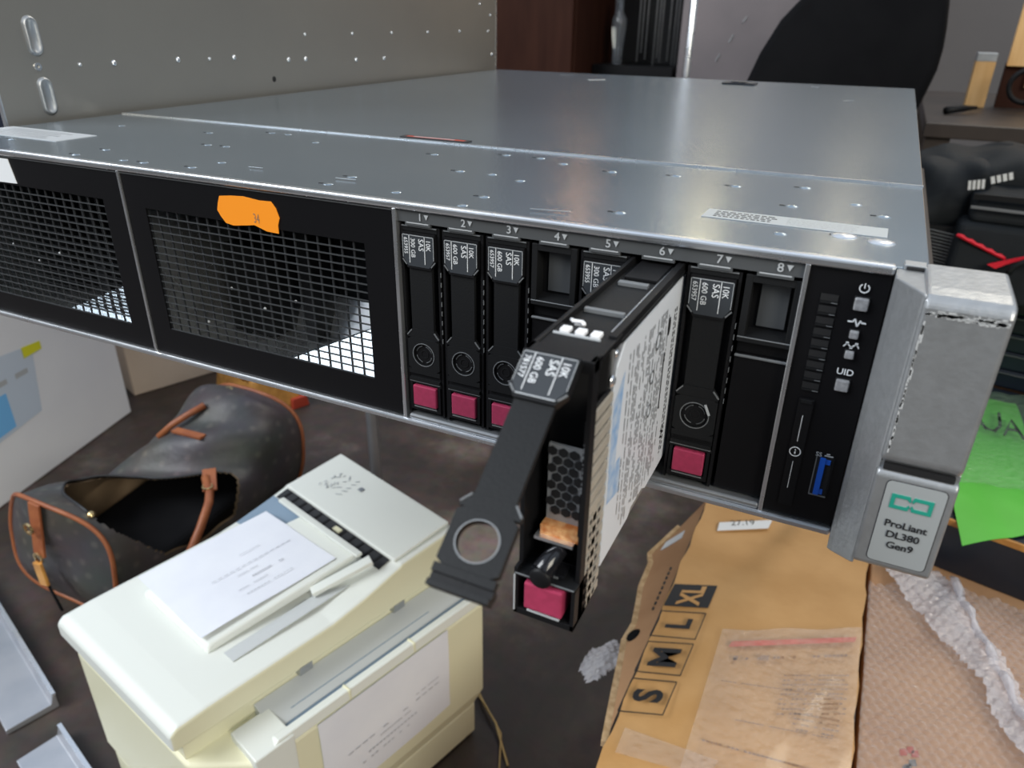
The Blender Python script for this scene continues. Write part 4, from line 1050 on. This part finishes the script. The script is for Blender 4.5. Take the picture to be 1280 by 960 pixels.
# ------------------------------------------------------------------ right side: black device, green paper, stack, bags
t = thing('equipment_case', 'flat blue-black case with an orange trim line, behind the right carton', 'case', (.30, .75, -.508))
a = V((.085, .622, 0)); dr = V((.0891, -.0217, 0)).normalized(); bk = V((-dr.y, dr.x, 0))
q = [a, a + dr * .5, a + dr * .5 + bk * .42, a + bk * .42]
g = G(); g.prism([zz(p, -.5075) for p in q], (0, 0, .066), 'blueblack'); g.build('case_body', t, .002)
g = G(); g.bar(zz(a, -.4425) - bk * .001, zz(a + dr * .5, -.4425) - bk * .001, .004, .007, 'leather2'); g.build('orange_trim', t, label='thin orange trim line')
g = G(); zg = -.4395
vsg = []; NG = 16
def gp(u, w):  # quad in plan
    A_, B_, C_, D_ = V((.1465, .560)), V((.245, .640)), V((.235, .960)), V((.120, .955))
    return A_ * (1 - u) * (1 - w) + B_ * u * (1 - w) + C_ * u * w + D_ * (1 - u) * w
for i in range(NG + 1):
    for j in range(NG + 1):
        p = gp(i / NG, j / NG); w = j / NG
        vsg.append((p.x, p.y, zg + .001 + .004 * abs(sin(w * 9)) * (w > .3) + .002 * abs(sin(i / NG * 6 + w * 4))))
g.add(vsg + [(x, y, z - .0006) for x, y, z in vsg], [(i * 17 + j, (i + 1) * 17 + j, (i + 1) * 17 + j + 1, i * 17 + j + 1) for i in range(16) for j in range(16)] + [tuple(289 + k for k in (i * 17 + j, i * 17 + j + 1, (i + 1) * 17 + j + 1, (i + 1) * 17 + j)) for i in range(16) for j in range(16)], 'green', True)
hw = [(.172, .905), (.178, .865), (.186, .838), (.196, .835), (.204, .855), (.206, .895)]
pr = [(x, y, zg + .012) for x, y in hw]
g2 = G(); g2.tube(pr, .0022, 'ink', n=6); g2.tube([(.207, .830, zg + .012), (.219, .880, zg + .012), (.229, .828, zg + .012)], .0020, 'ink', n=6); g2.tube([(.212, .850, zg + .012), (.226, .850, zg + .012)], .0020, 'ink', n=6)
gt = thing('green_paper', 'bright green paper with black handwriting, on the case right of the server ear', 'paper', (.19, .75, zg))
g.build('sheet', gt); g2.build('handwriting', gt, label='black handwritten letters JA')
g = G(); vs = []
for i in range(13):
    for j in range(13):
        u, w = i / 12, j / 12; x = .118 + .13 * u; y = .668 + .29 * w + .02 * u
        vs.append((x, y, zg + .0135 + .003 * sin(w * 34 + u * 3) + .0015 * sin(u * 20)))
g.add(vs, [(i * 13 + j, (i + 1) * 13 + j, (i + 1) * 13 + j + 1, i * 13 + j + 1) for i in range(12) for j in range(12)], 'sleeve', True); g.build('clear_sleeve', gt, label='wrinkled clear plastic sleeve')

# layered black stack
zs = -.4405
for k in range(7):
    h_ = .028; z0 = zs + .0003 + k * (h_ + .0008)
    g = G(); dxk = .004 * sin(k * 2.1); g.hull8([(.10 + dxk, 1.045, z0), (.56, .96, z0), (.60, 1.16, z0), (.12 + dxk, 1.25, z0)], [(.10 + dxk, 1.047, z0 + h_), (.56, .962, z0 + h_), (.60, 1.16, z0 + h_), (.12 + dxk, 1.25, z0 + h_)], 'blueblack')
    t = thing('flat_device', '', 'device', (.33, 1.07, z0)); del t['label']
    t['label'] = 'flat blue-black devices piled up behind the green paper' ; t['group'] = 'flat devices in the pile behind the green paper'
    g.build('shell', t, .003)
    g = G(); g.bar(V((.103 + dxk, 1.043, z0 + h_ - .004)), V((.558, .959, z0 + h_ - .004)), .001, .0012, 'edge'); g.build('pale_seam', t)
ztop = zs + 7 * .0288 + .0006
# support crate for case and stack is the right carton; a second one behind
g = G(); g.box(.08, .62, .77, 1.28, FL, -.508, 'card2'); single(g, 'cardboard_box', 'cardboard carton carrying the case, mostly hidden behind the wrapped one', 'box', bevel=.002)
g = G(); g.box(.11, .60, 1.055, 1.24, -.5078, -.4415, 'card2')
single(g, 'cardboard_box', 'low cardboard box beneath the rear of the black device pile', 'box')

t = thing('backpack', 'soft black backpack with red cord and striped tabs, right of the server', 'backpack', (.20, 1.05, ztop))
ztop += .012
def blob(cx_, cy_, cz_, rx, ry, rz, e, m_, seed, nm, amp=.006, rot=0):
    g = G(); N1, N2 = 40, 24; vs = []; r_ = random.Random(seed); ph = [r_.random() * 6 for _ in range(6)]
    sg = lambda c_, e_: math.copysign(abs(c_) ** e_, c_)
    for i in range(N2 + 1):
        v_ = -pi / 2 + pi * i / N2
        for j in range(N1):
            u = 2 * pi * j / N1
            x = rx * sg(cos(v_), e) * sg(cos(u), e); y = ry * sg(cos(v_), e) * sg(sin(u), e); z = rz * sg(sin(v_), e)
            w = amp * (sin(x * 40 + ph[0]) * sin(z * 55 + ph[1]) + .6 * sin(x * 90 + z * 70 + ph[2]))
            xr_, yr_ = x * cos(rot) - y * sin(rot), x * sin(rot) + y * cos(rot)
            vs.append((cx_ + xr_ * (1 + w * 3), cy_ + yr_ - w * 2, cz_ + z + w))
    fs = [(i * N1 + j, i * N1 + (j + 1) % N1, (i + 1) * N1 + (j + 1) % N1, (i + 1) * N1 + j) for i in range(N2) for j in range(N1)]
    g.add(vs, fs, m_, True); return g
blob(.155, 1.11, ztop + .062, .125, .10, .060, .55, 'nylon', 1, '').build('main_pack', t)
blob(.075, 1.02, ztop + .060, .055, .055, .055, .6, 'nylon', 2, '').build('side_pocket', t)
g = G(); g.hull8([(.108, .94, ztop + .045), (.36, .91, ztop + .045), (.36, 1.12, ztop + .045), (.108, 1.12, ztop + .045)], [(.106, .95, ztop + .082), (.36, .92, ztop + .082), (.36, 1.12, ztop + .092), (.106, 1.12, ztop + .092)], 'nylon')
g.build('front_flap', t, .008, seg=3)
g = G(); g.bar((.106, .936, ztop + .066), (.36, .906, ztop + .066), .004, .003, 'edge'); g.bar((.106, .936, ztop + .080), (.36, .906, ztop + .084), .004, .007, 'plastic2'); g.build('flap_edge', t, label='flap edge with a painted highlight line')  # pale bar is a highlight painted along the flap front
def tab(cx_, cy_, cz_, w, h_, tilt, nm='striped_tab'):
    g = G(); ex = V((cos(tilt), 0, sin(tilt))); ez = V((-sin(tilt), -.3, cos(tilt))).normalized(); c = V((cx_, cy_, cz_))
    g.prism([c, c + ex * w, c + ex * w + ez * h_, c + ez * h_], (0, .002, 0), 'ink')
    for k in range(4): g.prism([c + ex * w * (k * .25 + .02) + V((0, -.0008, 0)), c + ex * w * (k * .25 + .19) + V((0, -.0008, 0)), c + ex * w * (k * .25 + .19) + ez * h_ + V((0, -.0008, 0)), c + ex * w * (k * .25 + .02) + ez * h_ + V((0, -.0008, 0))], (0, .0006, 0), 'white')
    g.build(nm, t, label='black and white striped tab')
tab(.096, .93, ztop + .088, .020, .013, .2); tab(.120, .93, ztop + .098, .026, .010, .35)
g = G(); pts = [(.098 + .0062 * k, .925 - .0003 * k, ztop + .030 - .0024 * k + .001 * (k % 2)) for k in range(11)]
g.tube(pts, [.0022 + .0010 * (k % 2) for k in range(11)], 'redcord', n=6); g.build('red_cord', t, label='twisted red cord')
g = G(); g.prism([(.140, .905, ztop + .000), (.158, .905, ztop + .008), (.178, .905, ztop + .016), (.180, .905, ztop + .013), (.160, .905, ztop + .003), (.150, .905, ztop - .004)], (0, .004, 0), 'redcord'); g.build('red_pull', t, label='red zip pull')
g = G()
for k in range(16):
    z = ztop - .040 + .0045 * k; g.bar((.062, .955, z), (.100, .945, z - .003), .001, .0012, 'edge')
g.box(.060, .102, .957, .965, ztop - .045, ztop + .032, 'plastic2')
mp_ = g.build('mesh_pocket', t, label='ribbed mesh pocket')
g = G(); g.hull8([(.095, .915, ztop - .055), (.33, .90, ztop - .055), (.33, .98, ztop - .003), (.095, .98, ztop - .003)], [(.098, .935, ztop + .045), (.33, .915, ztop + .045), (.33, .98, ztop + .05), (.098, .98, ztop + .05)], 'nylon'); g.build('lower_pouch', t, .008, seg=3)
g = G(); g.tube([(.20 + .035 * cos(a), .897, ztop - .006 + .022 * sin(a)) for a in [pi * k / 14 for k in range(15)]], .004, 'plastic2', n=8); g.build('grab_loop', t)

# table behind
t = thing('side_table', 'dark brown table behind the server and backpack', 'table', (.42, 1.70, FL))
G().box(.045, .95, 1.34, 2.10, -.125, -.100, 'tablebrown').build('table_top', t, .002)
for x, y in ((.07, 1.37), (.92, 1.37), (.07, 2.07), (.92, 2.07)): G().box(x - .02, x + .02, y - .02, y + .02, FL, -.125, 'tablebrown').build('leg', t)
g = G(); g.box(.122, .158, 1.68, 1.72, -.0998, -.012, 'wood'); g.box(.122, .158, 1.68, 1.72, -.012, .004, 'steel_dull')
single(g, 'wooden_block', 'short upright pine block with a grey top on the rear table', 'wood block', bevel=.001)
t = thing('wooden_crate', 'tall pine slatted frame on the rear table by a black cable loop', 'crate', (.27, 1.78, -.0998))
for x in (.180, .222, .264, .306): G().box(x, x + .036, 1.70, 1.715, -.02 if x < .2 else -.06, .40, 'wood').build('slat', t, .001)
G().box(.18, .36, 1.7155, 1.735, -.0998, -.015, 'darkwood').build('base_rail', t); G().box(.18, .36, 1.7155, 1.735, .20, .24, 'wood').build('cross_rail', t)
g = G(); g.tube([(.215 + .032 * cos(a), 1.60, -.050 + .030 * sin(a)) for a in [2 * pi * k / 24 for k in range(24)]], .005, 'plastic', n=8, closed=True)
g.tube([(.215, 1.60, -.080), (.25, 1.58, -.0945), (.32, 1.57, -.0945)], .005, 'plastic', n=8)
single(g, 'cable', 'thick black cable looped in front of the pine slats', 'cable')
g = G(); g.tube([(.080, 1.50, -.0930), (.112, 1.53, -.0900), (.135, 1.56, -.0900)], [.007, .006, .003], 'plastic', n=8)
single(g, 'marker_pen', 'short black stick lying before the pine block', 'pen')

# ------------------------------------------------------------------ chair
t = thing('office_chair', 'black office chair with a tall rounded backrest behind the server', 'chair', (-.12, 1.55, FL))
out = [(-.335, -.14), (-.318, -.10), (-.292, -.058), (-.2724, .000), (-.2438, .058), (-.213, .095), (-.18, .130), (-.1195, .165), (-.0413, .170), (.012, .145), (.040, .094), (.046, .05), (.0485, .0165), (.047, -.02), (.039, -.055), (.0254, -.109), (.005, -.19), (-.03, -.26), (-.15, -.32), (-.28, -.30), (-.33, -.22)]
g = G(); n = len(out); cx_ = sum(p[0] for p in out) / n; cz_ = sum(p[1] for p in out) / n
vs = []
for sc, yy in ((.90, 1.43), (.97, 1.435), (1.0, 1.45), (1.0, 1.48), (.96, 1.505), (.85, 1.51)):
    vs += [(cx_ + (x - cx_) * sc, yy + .25 * (z + .1) * .3, cz_ + (z - cz_) * sc) for x, z in out]
fs = [(i * n + j, (i + 1) * n + j, (i + 1) * n + (j + 1) % n, i * n + (j + 1) % n) for i in range(5) for j in range(n)] + [list(range(n)), [5 * n + j for j in range(n)][::-1]]
g.add(vs, fs, 'darkcloth', True); g.build('backrest', t)
g = G(); g.prism(rr(-.38, .10, 1.50, 1.95, .08, 0), (0, .001, 0), 'darkcloth'); 
g.v = [V((p.x, p.z, -.40 + (p.y > .0005) * .07)) for p in g.v]; g.build('seat', t, .02, seg=3)
G().bar((-.13, 1.50, -.34), (-.13, 1.485, -.20), .07, .03, 'plastic').build('back_bracket', t)
G().tube([(-.14, 1.72, -.70), (-.14, 1.72, -.40)], .025, 'plastic').build('gas_lift', t)
for k in range(5):
    a = 2 * pi * k / 5; e = V((-.14 + .28 * cos(a), 1.72 + .28 * sin(a), FL + .05)); lg = G().bar((-.14, 1.72, -.70), e, .04, .03, 'plastic').build('base_leg', t)
    G().tube([e + V((-.015, 0, -.023)), e + V((.015, 0, -.023))], .026, 'plastic', n=14).build('castor', lg)

# ------------------------------------------------------------------ things along the back
t = thing('wardrobe', 'dark brown wooden cabinet against the back, beyond the steel cabinet', 'cabinet', (-1.1, 2.0, FL))
g = G(); g.box(-1.55, -.865, 1.96, 2.30, FL, .62, 'darkwood'); g.build('carcass', t, .003)
for x0_ in (-1.54, -1.20): G().box(x0_, x0_ + .33, 1.945, 1.9595, FL + .04, .60, 'darkwood').build('cabinet_door', t, .002)
t = thing('metal_rack', 'black rack of thin upright rods beside the dark wooden cabinet', 'rack', (-.66, 2.2, FL))
G().box(-.86, -.612, 2.30, 2.34, FL, .62, 'void').build('back_panel', t)
G().box(-.86, -.612, 2.10, 2.30, FL, -.30, 'black').build('base', t)
rd = random.Random(9)
for k in range(9):
    x = -.74 + .015 * k + rd.uniform(-.006, .006); G().tube([(x, 2.16, -.05 + rd.uniform(-.03, .02)), (x, 2.16, .62)], .0028, 'steel_dull', n=6).build('rod', t)
for k in range(2): G().box(-.86, -.612, 2.10, 2.30, .40 * k - .06 if k else -.10, .40 * k - .05 if k else -.07, 'black').build('shelf', t)
g = G(); g.tube([(-.800, 2.15, -.0698), (-.800, 2.15, -.02), (-.800, 2.15, .03), (-.800, 2.15, .055), (-.800, 2.15, .075), (-.800, 2.15, .11)], [.015, .016, .022, .022, .010, .010], 'glass', n=20)
single(g, 'bottle', 'clear plastic bottle standing on the black rack', 'bottle')
g = G(); g.tube([(-.455, 1.62, FL), (-.455, 1.62, .62)], .0085, 'steel', n=16); g.tube([(-.455, 1.62, FL), (-.455, 1.62, FL + .012)], .03, 'steel', n=16)
single(g, 'steel_post', 'slim upright bright steel post between the rack and the grey locker', 'post')
t = thing('metal_locker', 'mauve-grey sheet-metal locker behind the black chair', 'locker', (-.3, 2.3, FL))
G().box(-.60, .02, 2.10, 2.50, FL, .62, 'locker').build('locker_body', t, .003)
g = G()
for a, b in (((-.49, -.05), (-.48, -.03)), ((-.46, .00), (-.45, .02)), ((-.43, .05), (-.42, .065))): g.bar((a[0], 2.0995, a[1]), (b[0], 2.0995, b[1]), .006, .002, 'steel_dull')
g.build('painted_highlights', t)  # blurry highlights on the locker front, drawn as pale bars

# ------------------------------------------------------------------ light
w = bpy.data.worlds.new('w'); bpy.context.scene.world = w; w.use_nodes = True
N = w.node_tree.nodes; L = w.node_tree.links; bg = N['Background']
tc = N.new('ShaderNodeTexCoord'); sp = N.new('ShaderNodeSeparateXYZ'); L.new(tc.outputs['Generated'], sp.inputs[0])
r = N.new('ShaderNodeValToRGB'); L.new(sp.outputs['Z'], r.inputs[0])
r.color_ramp.elements[0].position = 0; r.color_ramp.elements[0].color = (.03, .03, .032, 1)
r.color_ramp.elements[1].position = .75; r.color_ramp.elements[1].color = (.70, .82, 1.0, 1)
e = r.color_ramp.elements.new(.15); e.color = (.16, .195, .23, 1)
L.new(r.outputs[0], bg.inputs[0]); bg.inputs[1].default_value = .85
def area(name, loc, target, sx, sy, power, col):
    l = bpy.data.lights.new(name, 'AREA'); l.shape = 'RECTANGLE'; l.size = sx; l.size_y = sy; l.energy = power; l.color = col
    o = bpy.data.objects.new(name, l); C.objects.link(o); o.location = loc
    o.rotation_euler = (V(target) - V(loc)).to_track_quat('-Z', 'Y').to_euler(); return o
area('window_light', (-2.4, -1.6, 2.0), (-.4, .3, -.4), 1.8, 1.6, 120, (.93, .97, 1.0))
area('front_right_fill', (1.9, -1.5, 1.3), (-.3, .3, -.4), 1.2, 1.4, 60, (1.0, .94, .80))  # unseen warm fill, added to brighten the right-facing sides
area('rear_lamp_tall', (-.62, 2.85, 1.05), (-.2, 0, 0), .05, .9, 1.8, (1.0, .82, .48))
area('rear_lamp_mid', (-.10, 2.85, 1.15), (0, 0, 0), .04, .6, .9, (1.0, .82, .55))
area('rear_lamp_orange', (-1.15, 2.80, .85), (-.2, 0, 0), .025, .25, .45, (1.0, .50, .25))
area('ceiling_lamp', (.6, 2.6, 2.6), (0, .8, -.2), .3, 1.2, 30, (1.0, .90, .72))

# ------------------------------------------------------------------ camera
cam = bpy.data.cameras.new('cam'); co = bpy.data.objects.new('cam', cam); C.objects.link(co)
co.location = (-.01817317, -.2122864, .05737849); co.rotation_mode = 'XYZ'
co.rotation_euler = [math.radians(a) for a in (63.51250093, -.77704471, 25.77174988)]
cam.sensor_width = 36; cam.lens = 922.516 * 36 / 1280; cam.clip_start = .01; cam.clip_end = 50
cam.dof.use_dof = True; cam.dof.focus_distance = .29; cam.dof.aperture_fstop = 19
sc = bpy.context.scene; sc.camera = co
sc.view_settings.view_transform = 'Standard'; sc.view_settings.look = 'None'; sc.view_settings.gamma = 1
sc.view_settings.use_curve_mapping = False; sc.view_settings.exposure = -.05
